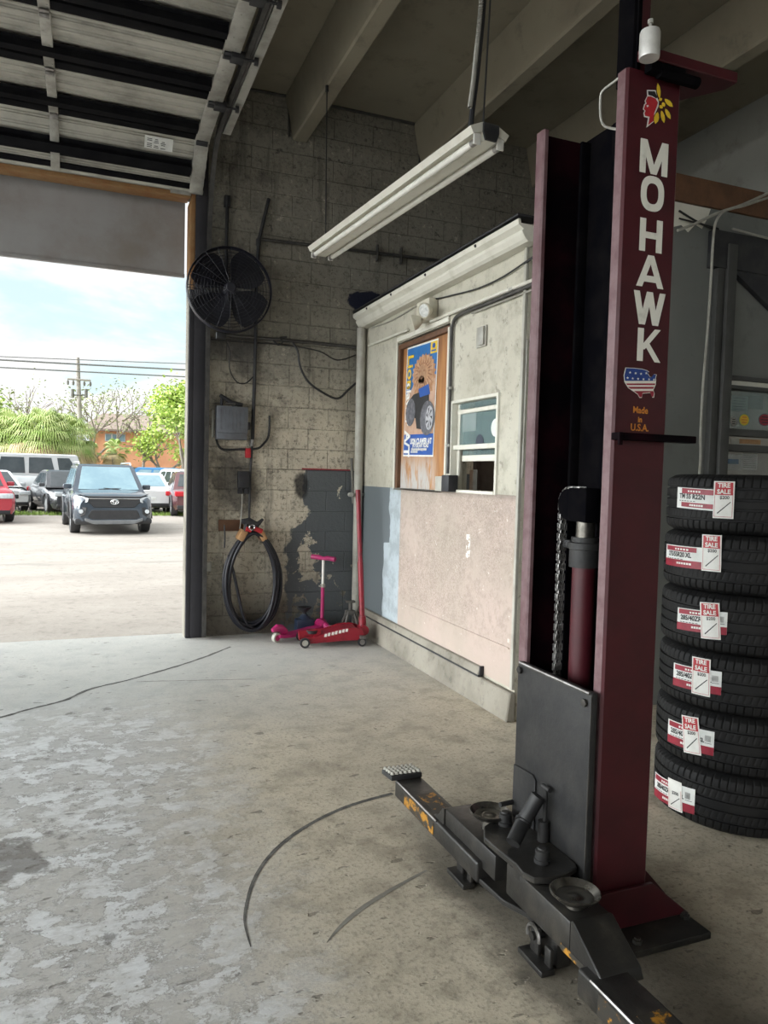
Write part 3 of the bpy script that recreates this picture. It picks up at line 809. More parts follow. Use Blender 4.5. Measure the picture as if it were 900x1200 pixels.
# ================================================================== FIXTURES ON THE BACK WALL
# big round fan
FC = V(1.162, 6.79, 3.177); FR = .372
fan = thing('industrial_fan', 'large round dark caged fan mounted beside the open doorway', 'fan', FC)
ax = V(-.06,-1,0).normalized()
fx = V(0,0,1).cross(ax).normalized() ; fz = V(0,0,1)
m = MB()
m.lathe([(FR,-.045),(FR+.006,-.03),(FR+.006,.03),(FR,.045),(FR-.008,.03),(FR-.008,-.03)], FC, ax, 64, True)
m.build('rim_band', MAT['fan_dark'], fan)
def ringpts(r, off, n=48): return [FC+ax*off+fx*r*math.cos(2*PI*k/n)+fz*r*math.sin(2*PI*k/n) for k in range(n)]
for side in (1,-1):
    m = MB()
    for k in range(11):
        r = .06+(FR-.06)*k/11; off = side*(.045+.065*(1-(r/FR)**2))
        m.tube(ringpts(r, off), .0019, 4, True)
    for k in range(20):
        a = 2*PI*k/20
        m.tube([FC+ax*side*(.045+.065*(1-(q/6)**2))+(fx*math.cos(a)+fz*math.sin(a))*(FR*q/6) for q in range(7)], .0024, 4)
    m.lathe([(0,.105),(.04,.105),(.043,.112),(.036,.118),(0,.119)], FC, ax*side, 24)
    m.build('wire_guard', MAT['fan_dark'], fan)
for k in range(4):
    m = MB(); a0 = PI/4+PI/2*k+.1
    out = []; N = 14
    rows = []
    for i in range(N+1):
        s = i/N; r = .05+.30*s
        half = (.22+.60*math.sin(PI*min(s*.78+.06,1))**.6)
        row = []
        for j in range(7):
            q = (j/6-.5)*2; a = a0+q*half*(1.0-.25*s)
            row.append(m.bm.verts.new(FC+(fx*math.cos(a)+fz*math.sin(a))*r+ax*(.032*q*(1-.4*s))))
        rows.append(row)
    for A_, B_ in zip(rows, rows[1:]):
        for j in range(6): m.face((A_[j],A_[j+1],B_[j+1],B_[j]))
    bmesh.ops.solidify(m.bm, geom=list(m.bm.faces), thickness=.003)
    m.build('blade', MAT['fan_dark'], fan)
m = MB(); m.lathe([(0,-.06),(.05,-.06),(.058,-.03),(.058,.04),(.04,.06),(0,.062)], FC, ax, 28); m.build('hub', MAT['fan_dark'], fan)
m = MB(); m.lathe([(0,-.22),(.07,-.22),(.085,-.20),(.085,-.08),(0,-.07)], FC, ax, 28); m.build('motor', MAT['dull_black'], fan)
m = MB()
m.tube([FC-ax*.16, V(FC.x+.02,6.99,FC.z)], .022, 10); m.build('mounting_arm', MAT['cond'], fan); m = MB(); m.box(FC.x-.07,FC.x+.1,7.005,7.045,FC.z-.12,FC.z+.12,.004); m.build('wall_plate', MAT['cond'], fan); m = MB()
m.boxc(FC+V(.12,-.04+.07,.0)+V(.0,.0,.02), (.16,.02,.022), None, .003)
m.build('side_strut', MAT['galv'], fan)
m = MB(); m.tube([V(1.165,7.0,4.06),V(1.16,6.99,3.6),V(1.155,6.93,3.2)], .016, 8); m.box(1.14,1.19,6.99,7.04,3.98,4.08,.003)
m.build('hanger_rod', MAT['dull_black'], fan)
m = MB(); cpts = [FC+V(-.06,.06,-FR), at(269,410,1,6.95), at(269,432,1,6.98), at(277,447,1,7.0), at(288,449,1,7.0), at(298,440,1,7.02)]
m.tube(smoothpath(cpts,6), .006, 6); m.boxc(FC+V(-.06,.06,-FR-.03),(.09,.05,.06),None,.006)
m.build('power_cord', MAT['wire_black'], fan)

# tall thin pipe with a kink, running down past the boxes
pipe = thing('air_pipe', 'tall thin dark air pipe on the back wall beside the round fan', 'pipe', at(300,420,1,7.0))
m = MB(); m.tube([at(315,233,1,7.02),at(303,283,1,7.02),at(301,330,1,7.02),at(299,420,1,7.02),at(296,515,1,7.02)], .017, 8)
m.build('upper_run', MAT['dull_black'], pipe)
m = MB(); m.tube([at(295.5,522,1,7.02),at(293,560,1,7.02),at(292,607,1,7.02)], .012, 8); m.build('lower_run', MAT['dull_black'], pipe)
m = MB(); p = at(295,519,1,7.02); m.cyl(p+V(0,0,.03),p-V(0,0,.03),.02,10); m.build('union', MAT['worn_steel'], pipe)
m = MB(); p = at(290.5,531,1,7.02); m.boxc(p,(.05,.04,.09),None,.005); lab(m.build('valve_handle', MAT['red'], pipe), 'red valve handle')
m = MB(); p = at(303,284,1,7.02); m.cyl(p+V(0,0,.03),p-V(0,0,.03),.024,10); m.build('elbow', MAT['dull_black'], pipe)

m = MB(); m.tube([at(304,280,1,7.02),at(525,306.5,1,7.02)], .015, 8)
for px in (442,470): 
    p = at(px,280+(px-304)*.12,1,7.02); m.boxc(p,(.015,.045,.16),None,.002)
tag(m.build('wall_conduit', MAT['cond']), 'upper straight conduit crossing the block wall right of the fan', 'conduit')
m = MB(); m.tube([at(258,392,1,7.025),at(302,396,1,7.025),at(360,401,1,7.025),at(417,407,1,7.025)], .016, 8)
tag(m.build('wall_conduit', MAT['cond']), 'lower dark conduit crossing the wall just under the fan', 'conduit')
m = MB(); m.tube(smoothpath([at(247,398,1,7.035),at(300,402,1,7.03),at(330,404,1,7.03),at(372,411,1,7.03),at(395,422,1,7.03),at(417,416,1,7.03)],5), .006, 5)
tag(m.build('thin_wall_cable', MAT['wire_black']), 'thin slack cable just below the lower conduit', 'cable')
m = MB(); m.tube(smoothpath([at(343,401,1,7.0),at(349,412,1,6.99),at(352,430,1,7.0),at(362,448,1,7.0),at(380,461,1,7.0),at(396,467,1,7.0),at(408,457,1,7.0),at(417,449,1,7.0)],6), .011, 7)
tag(m.build('drooping_cable', MAT['wire_black']), 'black cable drooping from the lower conduit to the corner pipe', 'cable')
m = MB(); m.tube(smoothpath([at(320,399,1,7.02),at(326,404,1,7.01),at(331,401,1,7.01),at(328,396,1,7.01),at(336,395,1,7.02)],5), .008, 6)
tag(m.build('cable_knot', MAT['wire_black']), 'small knotted cable loop on the lower conduit', 'cable')

# disconnect box with the tool lying on it
bx = thing('disconnect_box', 'grey steel electrical disconnect box on the grimy wall', 'electrical box', at(270,517,1,7.0))
a = at(254,476,1,6.95); b2 = at(289,516,1,6.95)
m = MB(); m.box(a.x,b2.x,6.93,7.04,b2.z,a.z,.006); m.build('housing', MAT['box_grey'], bx)
m = MB(); m.box(a.x-.005,b2.x+.003,6.91,6.929,b2.z+.06,a.z+.004,.004)
for k in range(7): m.box(a.x+.03+k*.036, a.x+.034+k*.036, 6.906,6.911,b2.z+.09,a.z-.02)
m.build('door', MAT['box_grey'], bx)
m = MB(); m.box(b2.x+.001,b2.x+.03,6.95,7.0,b2.z+.1,b2.z+.17,.004); m.build('switch_lever', MAT['dull_black'], bx)
m = MB(); m.tube([V(a.x-.02,7.02,b2.z+.02),V(a.x-.02,7.02,a.z-.03)], .011, 8); m.build('side_conduit', MAT['pvc'], bx)
tl = thing('blow_gun', 'black air blow gun lying on top of the grey disconnect box', 'tool', at(272,474,1,6.97))
zt = a.z+.006
m = MB(); m.tube([V(a.x+.24,6.97,zt+.022),V(a.x+.14,6.97,zt+.035),V(a.x+.03,6.97,zt+.10)], .02, 8, radii=[.016,.022,.016]); m.build('body', MAT['dull_black'], tl)
m = MB(); m.tube([V(a.x+.05,6.97,zt+.07),V(a.x+.045,6.965,zt+.006)], .014, 8); m.build('grip', MAT['dull_black'], tl); m = MB(); m.tube([V(a.x+.13,6.96,zt+.03),V(a.x+.16,6.955,zt+.006)], .012, 8); m.build('trigger', MAT['dull_black'], tl)
m = MB(); m.tube([V(a.x+.08,6.955,zt+.022),V(a.x+.17,6.955,zt+.024)], .009, 8); m.build('nozzle', MAT['worn_steel'], tl)
m = MB(); m.tube(smoothpath([at(253,512,1,7.02),at(256,522,1,7.02),at(263,527,1,7.02),at(280,526.5,1,7.02),at(300,526,1,7.02),at(308,521,1,7.02),at(315,510,1,7.02),at(316,487,1,7.02)],5), .011, 7)
tag(m.build('looped_cable', MAT['wire_black']), 'black cable looping under the disconnect box and up its right side', 'cable')

# gang box
gb = thing('gang_box', 'small dark electrical box on the wall above the coiled hose', 'electrical box', at(286,578,1,7.0))
a = at(279,552,1,7.0); b2 = at(292,572,1,7.0)
m = MB(); m.box(a.x,b2.x,6.99,7.045,b2.z,a.z,.005); m.build('housing', MAT['dull_black'], gb)
m = MB()
for px in (281.5,288.5):
    p = at(px,575,1,7.01); m.box(p.x-.022,p.x+.022,7.0,7.04,p.z-.03,b2.z-.001,.004)
m.build('cord_clamp', MAT['dull_black'], gb)
m = MB(); m.tube(smoothpath([at(284,574,1,7.02),at(283.5,595,1,7.02),at(281,622,1,7.0)],4), .006, 6); m.build('cord', MAT['wire_grey'], gb)
m = MB(); p = at(245,664,1,7.03); m.box(p.x-.022,p.x+.022,7.03,7.046,p.z-.045,p.z+.045,.004)
tag(m.build('cover_plate', MAT['pvc']), 'little pale cover plate low beside the door jamb', 'cover plate')

# hose hanging in a coil
HC = V(1.437, 6.93, .53)
hook = thing('hose_hook', 'rusty wall bracket holding up the coiled black hose', 'bracket', (1.3,7.04,1.06))
m = MB(); a = at(256,609,1,7.03); b2 = at(285,622,1,7.03); m.box(a.x,b2.x,7.02,7.046,b2.z,a.z,.003); lab(m.build('board', MAT['wood_brown'], hook),'reddish brown board')
m = MB(); m.tube([V(1.42,7.04,1.03),V(1.42,6.93,1.02),V(1.42,6.9,1.03),V(1.42,6.89,1.07)], .012, 8); m.tube([V(1.48,7.04,1.03),V(1.48,6.93,1.02),V(1.48,6.89,1.07)], .012, 8); m.build('hook', MAT['dull_black'], hook)
hz = thing('coiled_hose', 'thick black hose hanging in a tall oval coil on the back wall', 'hose', (1.437,6.93,.03))
m = MB()
for k in range(11):
    n = 56; pts = []
    ph = random.uniform(-.05,.05); dx = random.uniform(-.018,.018); w = .262-.012*(k%4)+random.uniform(-.012,.012); bot = .045+.017*(k%6)+random.uniform(0,.02)
    yo = 6.93+.045*math.sin(k*2.4)
    for i in range(n):
        a = 2*PI*i/n; s = math.sin(a); cx_ = math.cos(a)
        z = (1.0-.011*(k%3) + bot)/2 + s*(1.0-bot)/2
        wf = 1.0-.28*max(s,0)**2+.06*max(-s,0)
        tilt = .03*math.sin(a*2+k)
        pts.append(V(HC.x+dx+cx_*w*wf, yo+tilt*.4-.01*s, z))
    m.tube(pts, .0165, 7, True)
m.tube(smoothpath([at(268,650,1,6.9),at(274,672,1,6.9),at(280,700,1,6.9),at(285,722,1,6.9),at(292,734,1,6.9),at(303,738,1,6.9)],5), .014, 7)
m.build('hose', MAT['hose'], hz, smooth=60)
for px,py,rt in ((283,627,.5),(306,627,-.5)):
    p = at(px,py,1,6.93); m = MB()
    m.boxc(p,(.06,.16,.105),Matrix.Rotation(rt,3,'Y'),.012); lab(m.build('tape_wrap', MAT['brass'], hz),'tan tape wrap')
gun = thing('air_gun', 'black and red air tool hung above the coiled hose', 'tool', at(295,617,1,6.88))
p = at(294,615,1,6.86)
m = MB(); m.tube([p+V(-.09,0,.03),p+V(-.02,-.01,.035),p+V(.06,-.01,.0),p+V(.11,-.01,.055)], .03, 8, radii=[.022,.034,.03,.012]); m.tube([p+V(-.04,0,.03),p+V(-.045,0,-.06)],.022,8); m.build('body', MAT['dull_black'], gun)
m = MB(); m.cyl(p+V(.03,-.02,-.03),p+V(.10,-.02,-.06),.024,10); m.cyl(p+V(-.05,-.02,-.035),p+V(0,-.02,-.05),.022,10); lab(m.build('coupler', MAT['red'], gun),'red coupler')
m = MB(); m.tube([p+V(math.cos(t_)*.024-.0,-.05,math.sin(t_)*.024-.02) for t_ in [2*PI*i/12 for i in range(12)]], .006, 6, True); m.build('ring', MAT['chrome'], gun)
m = MB(); m.tube(smoothpath([at(263,615,1,6.98),at(263.5,628,1,6.97),at(263,642,1,6.95)],4), .008, 6)
tag(m.build('short_cord', MAT['wire_black']), 'short cord hanging from the rusty board left of the hose', 'cord')

# thin red strip on top of the dado and wooden stick in the corner
m = MB(); a = at(354,549.5,1,7.04); b2 = at(410,551.5,1,7.04); m.box(a.x,b2.x,7.036,7.048,1.594,1.607)
struct(m.build('trim_10', MAT['jack_red'], smooth=0))
m = MB(); a = at(411.5,537,1,7.0); m.tube([at(412,537,1,7.0),at(414,590,1,7.0)], .014, 6)
tag(m.build('wooden_stick', MAT['plaster_dirty']), 'short wooden batten fixed upright beside the corner pipe', 'batten')

# corner downpipe
dp = thing('downpipe', 'grey white plastic downpipe standing in the corner by the office wall', 'pipe', (2.49,6.96,.0))
m = MB(); m.tube([V(2.485,6.97,3.0),V(2.497,6.97,.30),V(2.505,6.97,.26),V(2.505,6.97,.03)], .043, 18); m.build('pipe', MAT['pvc'], dp)
m = MB()
p = V(2.492,6.97,1.36); m.lathe([(.046,-.012),(.052,-.012),(.052,.012),(.046,.012)], p, (0,0,1), 18, True); m.box(2.40,2.548,6.955,6.985,1.352,1.372,.003); m.cyl(V(2.40,6.96,1.36),V(2.40,6.90,1.36),.022,10)
m.build('clamp', MAT['galv'], dp)

# ---- gutter along the office roof edge
gt = thing('rain_gutter', 'long white metal gutter along the top of the office wall', 'gutter', (2.46,5.5,3.0))
m = MB()
pr = [(XO-.002,3.0),(2.475,3.0),(2.455,3.015),(2.435,3.045),(2.43,3.06),(2.44,3.068),(2.405,3.092),(2.40,3.125),(2.415,3.125),(2.42,3.10),(XO-.002,3.10)]
m.prism([V(x,YE-.1,z) for x,z in pr], (0,6.99-YE+.1,0)); m.build('trough', MAT['white_paint'], gt, smooth=0)
m = MB(); m.box(2.395,2.56,YE-.1,6.99,3.142,3.156,.002); m.build('drip_edge', MAT['dull_black'], gt)
for y in (4.5,5.3,6.0,6.6):
    m = MB(); m.ball((2.402,y,3.108), .011); m.build('screw_head', MAT['dull_black'], gt)

# ================================================================== ON THE OFFICE WALL
XW = XO
# boarded opening: frame + plywood
pb = thing('boarded_opening', 'brown plywood board closing the framed opening left of the sash window', 'board', (XW+.05,5.65,1.44))
m = MB(); m.box(XW+.03,XW+.05,5.155,6.14,1.45,2.71); m.build('plywood', MAT['ply'], pb, smooth=0)
m = MB()
m.box(XW-.004,XW+.06,6.105,6.15,1.45,2.71,.003); m.box(XW-.004,XW+.06,5.155,6.105,2.67,2.712,.003)
m.build('frame', MAT['wood_brown'], pb)
m = MB(); m.box(XW-.006,XW+.04,5.146,5.172,1.46,2.70,.003); m.box(XW-.012,XW-.001,6.155,6.18,1.44,2.76,.002); m.box(XW-.02,XW-.001,5.14,6.16,2.735,2.775,.003)
m.build('casing', MAT['white_paint'], pb)
m = MB(); m.box(XW-.012,XW+.03,5.18,6.16,1.432,1.449,.002); m.build('sill', MAT['plaster_dirty'], pb)

# poster, a flat printed sheet on the plywood
XPp = XW+.026
cTL, cTR, cBL, cBR = at(478.3,407.5,0,XPp), at(513.3,396.7,0,XPp), at(471.7,535,0,XPp), at(508.3,535,0,XPp)
ev = ((cBL-cTL)+(cBR-cTR))/2; eu = ((cTR-cTL)+(cBR-cBL))/2; O = (cTL+cTR+cBL+cBR)/4-ev/2-eu/2
PW, PH = eu.length, ev.length
def PU(u, v, lay=0): return O+eu*u+ev*v+V(-.0009*lay,0,0)      # u right, v down
ps = thing('tyre_poster', 'blue tyre advertising poster with a lion head and off-road wheels', 'poster', PU(.5,1))
def flat(mb, pts, lay): mb.prism([PU(u,v,lay) for u,v in pts], (-.0005,0,0))
def ell(u, v, ru, rv, n=28, a0=0, a1=2*PI): return [(u+ru*math.cos(a0+(a1-a0)*i/n), v+rv*math.sin(a0+(a1-a0)*i/n)) for i in range(n)]
m = MB(); flat(m, [(0,0),(1,0),(1,1),(0,1)], 0); m.build('sheet', MAT['white'], ps, smooth=0)
m = MB(); flat(m, [(.02,.015),(.98,.015),(.98,.985),(.02,.985)], 1); m.build('backdrop', MAT['blue_print'], ps, smooth=0)
m = MB(); flat(m, [(.02,.43),(.2,.40),(.35,.30),(.98,.30),(.98,.82),(.02,.82)], 2); m.build('dusty_ground', MAT['sand'], ps, smooth=0)
m = MB(); flat(m, [(.02,.80),(.98,.80),(.98,.985),(.02,.985)], 3); m.build('footer', MAT['deep_blue'], ps, smooth=0)
m = MB(); flat(m, [(.78,.015),(.98,.015),(.98,.115),(.78,.115)], 2); bd = m.build('badge', MAT['yellow'], ps, smooth=0)
m = MB(); flat(m, ell(.88,.05,.045,.022), 4); flat(m, [(.81,.085),(.95,.085),(.95,.098),(.81,.098)], 4); m.build('emblem', MAT['deep_blue'], bd, smooth=0)
# lion head: mane, face, muzzle
m = MB()
mane = []
for i in range(48):
    a = 2*PI*i/48; k = 1+.07*((i%2)*2-1)
    mane.append((.60+.36*k*math.cos(a)*(1-.05*math.sin(a)), .285+.20*k*math.sin(a)*(1.15 if math.sin(a)>0 else .9)))
flat(m, mane, 4); lh = m.build('lion_head', MAT['lion'], ps, smooth=0)
m = MB(); 
for i in range(22):
    a = 2*PI*i/22+.1; u0,v0 = .58+.17*math.cos(a), .27+.085*math.sin(a); u1,v1 = .60+.33*math.cos(a), .285+.19*math.sin(a)*(1.1 if math.sin(a)>0 else .85)
    d = .012; flat(m, [(u0-d*math.sin(a),v0+d*.6*math.cos(a)),(u1,v1),(u0+d*math.sin(a),v0-d*.6*math.cos(a))], 5)
flat(m, ell(.47,.245,.035,.010), 7); flat(m, ell(.62,.245,.035,.010), 7); flat(m, [(.49,.30),(.59,.30),(.54,.325)], 7); flat(m, ell(.54,.352,.045,.006), 7)
m.build('mane_shading', MAT['lion_dark'], lh, smooth=0)
m = MB(); flat(m, ell(.545,.275,.14,.085), 6); flat(m, ell(.54,.335,.10,.05), 6); m.build('face', MAT['lion_face'], lh, smooth=0)
# vehicle front: body, wheels
m = MB(); flat(m, [(.18,.48),(.30,.44),(.62,.42),(.80,.46),(.82,.60),(.66,.66),(.62,.76),(.45,.75),(.40,.66),(.22,.62)], 6); vh = m.build('vehicle_front', MAT['ink'], ps, smooth=0)
m = MB(); flat(m, [(.46,.40),(.78,.37),(.84,.46),(.52,.475)], 7); m.build('bonnet', MAT['deep_blue'], vh, smooth=0)
m = MB(); flat(m, ell(.22,.60,.16,.125), 7); flat(m, ell(.78,.665,.22,.15), 8); m.build('tyres', MAT['rubber_print'], vh, smooth=0)
m = MB(); flat(m, ell(.85,.665,.115,.105), 9)
m.build('wheel_rim', MAT['chrome_print'], vh, smooth=0)
m = MB()
for i in range(7):
    a = 2*PI*i/7; flat(m, [(.85+.03*math.cos(a-.5),.665+.027*math.sin(a-.5)),(.85+.095*math.cos(a-.18),.665+.087*math.sin(a-.18)),(.85+.095*math.cos(a+.18),.665+.087*math.sin(a+.18))], 10)
m.build('rim_gap', MAT['ink'], vh, smooth=0)
def ptext(mb, txt, size, u, v, lay, vert=False, sx=1, bold=.004):
    # size in metres
    if vert: fn = lambda x,y: PU(u,v,lay)+(ev/PH)*x+(eu/PW)*y
    else: fn = lambda x,y: PU(u,v,lay)+(eu/PW)*x-(ev/PH)*y
    put_text(mb, txt, size, fn, bold, sx)
m = MB(); ptext(m,'Lion',.17,.14,.23,6,True,1.0); lab(m.build('headline', MAT['yellow'], ps, smooth=0, normals=False),'yellow upright headline')
m = MB(); ptext(m,'clawer',.13,.12,.52,6,True,1.05); ptext(m,'A/T',.16,.13,.885,6,True,.9,.006)
ptext(m,'LION CLAWER A/T',.062,.60,.865,6,False,.82,.003); ptext(m,'FIT FOR ANY ROAD',.045,.60,.903,6,False,.8,.002)
ptext(m,'all terrain tyre for every season',.024,.55,.935,6); ptext(m,'on and off road',.022,.40,.957,6)
m.build('lettering', MAT['white'], ps, smooth=0, normals=False)

# emergency light
el = thing('emergency_light', 'cream twin-head emergency light under the gutter above the boarded opening', 'lamp', (XW-.06,5.47,2.83))
p0 = at(480,385,0,XW-.07); p1 = at(511,357,0,XW-.07)
m = MB(); m.box(XW-.085,XW-.003,5.36,5.60,2.80,2.96,.012); m.build('housing', MAT['emerg'], el)
for px,py,tilt in ((484.5,378,(-.8,.5,-.3)),(497,364,(-.9,-.35,-.25))):
    c = at(px,py,0,XW-.15); d = Vector(tilt).normalized(); m = MB()
    m.lathe([(0,-.07),(.03,-.065),(.058,-.02),(.062,0),(.055,.008),(.05,.0),(0,-.002)], c, d, 20); hd = m.build('lamp_head', MAT['emerg'], el)
    m = MB(); m.lathe([(0,.004),(.05,.002),(.05,-.001),(0,-.001)], c, d, 20); m.build('lens', MAT['lens'], hd)
    m = MB(); m.tube([c-d*.06, V(XW-.08,5.48,2.93)], .012, 8); m.build('arm', MAT['emerg'], hd)
# cables and conduit
m = MB(); m.tube(smoothpath([V(XW-.05,5.42,2.966),at(512,350,0,XW-.02),at(530,346,0,XW-.02),at(560,338,0,XW-.02),at(590,324,0,XW-.02),at(626,300,0,XW-.02),V(XW-.02,YE+.02,2.9)],5), .006, 6)
tag(m.build('sagging_cable', MAT['wire_black']), 'dark cable sagging along the office wall under the gutter', 'cable')
m = MB(); m.tube(smoothpath([at(436,384,0,XW-.012),at(456,377,0,XW-.012),at(474,367,0,XW-.012),at(490,357,0,XW-.012)],4), .005, 6)
tag(m.build('thin_cable', MAT['wire_grey']), 'thin cable running from the gutter corner to the emergency light', 'cable')
ec = thing('surface_conduit', 'white painted conduit running along the office wall and down beside the board', 'conduit', (XW-.02,5.1,1.5))
m = MB()
zc = 2.745
m.tube([at(432,405,0,XW-.02),at(478,386.5,0,XW-.02)], .011, 8); m.tube([at(505,376.5,0,XW-.02),at(560,354,0,XW-.02),at(628,327,0,XW-.02)], .013, 8)
m.build('long_run', MAT['white_paint'], ec)
m = MB(); m.tube(smoothpath([at(628,331.5,0,XW-.022),at(585,350,0,XW-.022),at(552,363,0,XW-.022),at(540,368,0,XW-.022),at(533,374,0,XW-.022),at(529.5,384,0,XW-.022)],4)+[at(528.8,400,0,XW-.022),at(527,470,0,XW-.022),at(524.8,555,0,XW-.022)], .014, 8)
lab(m.build('drop', MAT['cond'], ec), 'dark conduit drop'); 
m = MB(); m.tube([at(628,338,0,XW-.02),at(590,352.5,0,XW-.02),at(553,367,0,XW-.02)], .007, 6); m.build('thin_line', MAT['wire_grey'], ec)
for px,py in ((527.4,455),(525.6,522),(600,339)):
    m = MB(); p = at(px,py,0,XW-.018); m.boxc(p,(.03,.05,.02),None,.003); m.build('strap', MAT['galv'], ec)
jb = thing('outlet_box', 'grey and black outlet box at the foot of the dark conduit', 'electrical box', at(520,576,0,XW-.04))
a = at(511,558,0,XW-.06); b2 = at(520,576,0,XW-.06); c2 = at(528,576,0,XW-.06)
m = MB(); m.box(XW-.07,XW-.004,b2.y,a.y,b2.z,a.z,.006); lab(m.build('cover', MAT['pvc'], jb),'pale grey cover')
m = MB(); m.box(XW-.085,XW-.004,c2.y-.01,b2.y-.002,b2.z,a.z+.01,.006); m.build('housing', MAT['dull_black'], jb)
vt = thing('wall_vent', 'small metal vent plate on the cream wall above the sash window', 'vent', at(564,405,0,XW-.01))
a = at(559,384.5,0,XW-.01); b2 = at(569.5,405,0,XW-.01)
m = MB(); m.box(XW-.014,XW-.002,b2.y,a.y,b2.z,a.z,.003); m.build('plate', MAT['pvc'], vt)
m = MB()
m.box(XW-.03,XW-.014,b2.y+.012,(a.y+b2.y)/2+.02,b2.z+.01,a.z-.008,.003); m.build('louvre', MAT['galv'], vt)
m = MB(); m.tube([at(618,397,0,XW-.015),at(616,460,0,XW-.015),at(612,560,0,XW-.015)], .006, 6)
tag(m.build('thin_wall_pipe', MAT['wire_grey']), 'thin vertical pipe on the cream wall beside the lift column', 'pipe')

# window_1: white sash window
w1 = struct(thing('window_1', 'white sash window with raised lower sash in the office wall', 'window', (XW,4.71,1.45))); del w1['category']
wy0, wy1, wb, wt = 4.362, 5.063, 1.442, 2.128
m = MB()
m.box(XW-.016,XW+.09,wy1-.022,wy1,wb,wt,.003); m.box(XW-.016,XW+.09,wy0,wy0+.024,wb,wt,.003)
m.box(XW-.016,XW+.09,wy0+.024,wy1-.022,wt-.022,wt,.003); m.box(XW-.02,XW+.09,wy0+.024,wy1-.022,wb,wb+.022,.003)
m.build('frame', MAT['white_paint'], w1)
m = MB(); m.box(XW+.03,XW+.055,wy0+.026,wy1-.025,wt-.10,wt-.07,.003); m.box(XW+.0,XW+.03,wy0+.026,wy1-.03,1.76,1.795,.003)
m.box(XW+.035,XW+.055,wy1-.06,wy1-.026,wb+.024,wt-.024,.002)
m.build('upper_sash', MAT['white_paint'], w1)
m = MB(); m.box(XW+.056,XW+.078,wy0+.026,wy1-.07,1.675,1.72,.003); m.build('lower_sash', MAT['white_paint'], w1)
m = MB(); m.box(XW+.040,XW+.044,wy0+.026,wy1-.062,1.797,wt-.102); m.build('pane', MAT['pane'], w1, smooth=0)
m = MB(); m.box(XW+.060,XW+.064,wy0+.026,wy1-.072,1.722,2.02); m.build('pane', MAT['pane'], w1, smooth=0)
m = MB(); m.box(XW+.022,XW+.026,4.40,4.99,wt-.068,wt-.026); m.build('transom_pane', MAT['pane'], w1, smooth=0)
m = MB()
a = at(543,485,0,XW+.052); b2 = at(558,505,0,XW+.052); m.box(XW+.048,XW+.05,b2.y,a.y,b2.z,a.z)
tag(m.build('paper_notice', MAT['paper'], smooth=0), 'blank white paper notice stuck behind the upper sash glass', 'notice')
for px,py,r_,mt,lb in ((581,501,.062,'paper','round white sticker in the right corner of the sash glass'),(562,518,.055,'navy_can','round dark blue sticker low in the middle of the sash glass')):
    c = at(px,py,0,XW+.037); c.y = max(c.y, wy0+.09); m = MB(); m.lathe([(0,0),(r_,0),(r_,.0015),(0,.0015)], c, (-1,0,0), 24)
    tag(m.build('round_sticker', MAT[mt], smooth=0), lb, 'sticker')
# counter and what stands on it inside the office
m = MB(); m.box(XW+.141,XW+.60,4.25,5.7,1.38,1.41,.004); m.box(XW+.5,XW+.56,4.3,4.36,0,1.38); m.box(XW+.5,XW+.56,5.58,5.64,0,1.38)
tag(m.build('service_counter', MAT['office_stuff']), 'narrow counter just inside the open sash window', 'counter')
p = at(552,565,0,XW+.30)
m = MB(); m.box(XW+.30,XW+.34,p.y-.03,p.y+.03,1.4105,1.62,.004); tag(m.build('upright_binder', MAT['paper']), 'white binder standing on the counter inside the sash window', 'binder')
p = at(561,560,0,XW+.9)
m = MB(); m.box(XW+.85,XW+.95,p.y-.03,p.y+.03,0,2.4,.004); m.box(XW+.9,XW+.95,p.y-.6,p.y-.03,0,2.4,.002); struct(m.build('trim_11', MAT['office_stuff']))

# window_2 on the end wall, right of the post, behind the tyre stack
w2 = struct(thing('window_2', 'shop window with stickers behind the tyre stack', 'window', (4.8,YE,.95))); del w2['category']
m = MB()
zs = [at(870,441,1,YE).z, at(870,455,1,YE).z, at(870,503.5,1,YE).z, at(870,512,1,YE).z, at(870,523,1,YE).z, at(870,531,1,YE).z]
def bar(z0, z1, yy=.0): m.box(wx0,wx1,YE-.02+yy,YE+.08,z0,z1,.003)
bar(2.30,2.33); m.box(wx0,wx0+.02,YE-.02,YE+.08,.95,2.33,.003); m.box(wx1-.03,wx1,YE-.02,YE+.08,.95,2.33,.003); bar(.95,.99)
m.build('frame', MAT['post_grey'], w2)
z_a = at(880,458,1,YE).z; z_b = at(880,504,1,YE).z; z_c = at(880,512,1,YE).z; z_d = at(880,522,1,YE).z; z_e = at(880,530,1,YE).z
m = MB(); m.box(wx0+.021,wx1-.031,YE-.03,YE+.06,z_a,z_a+.026,.003); m.box(wx0+.021,wx1-.031,YE-.03,YE+.06,z_c,z_b,.003); m.box(wx0+.021,wx1-.031,YE-.035,YE+.06,z_e,z_d,.003)
m.build('rail', MAT['post_grey'], w2)
m = MB(); m.box(wx0+.021,wx1-.031,YE+.005,YE+.02,z_a+.027,2.299); m.build('roller_blind', MAT['white_paint'], w2, smooth=0)
m = MB(); m.box(wx0+.021,wx1-.031,YE+.03,YE+.034,z_b+.001,z_a-.001); m.build('pane', MAT['pane'], w2, smooth=0)
m = MB(); m.box(wx0+.021,wx1-.031,YE+.03,YE+.034,.99,z_e-.001); m.build('pane', MAT['pane2'], w2, smooth=0)
def card(name, px0, py0, px1, py1, y, mat, label, cat, parts=None):
    a = at(px0,py0,1,y); b_ = at(px1,py1,1,y)
    m = MB(); m.box(a.x,b_.x,y-.0008,y+.0008,b_.z,a.z)
    return tag(m.build(name, MAT[mat], smooth=0), label, cat), a, b_
o,a,b2 = card('paper_sheet', 857.5,463,876,483,YE+.044,'paper','pale sheet of paper behind the upper left of the shop window','notice')
m = MB()
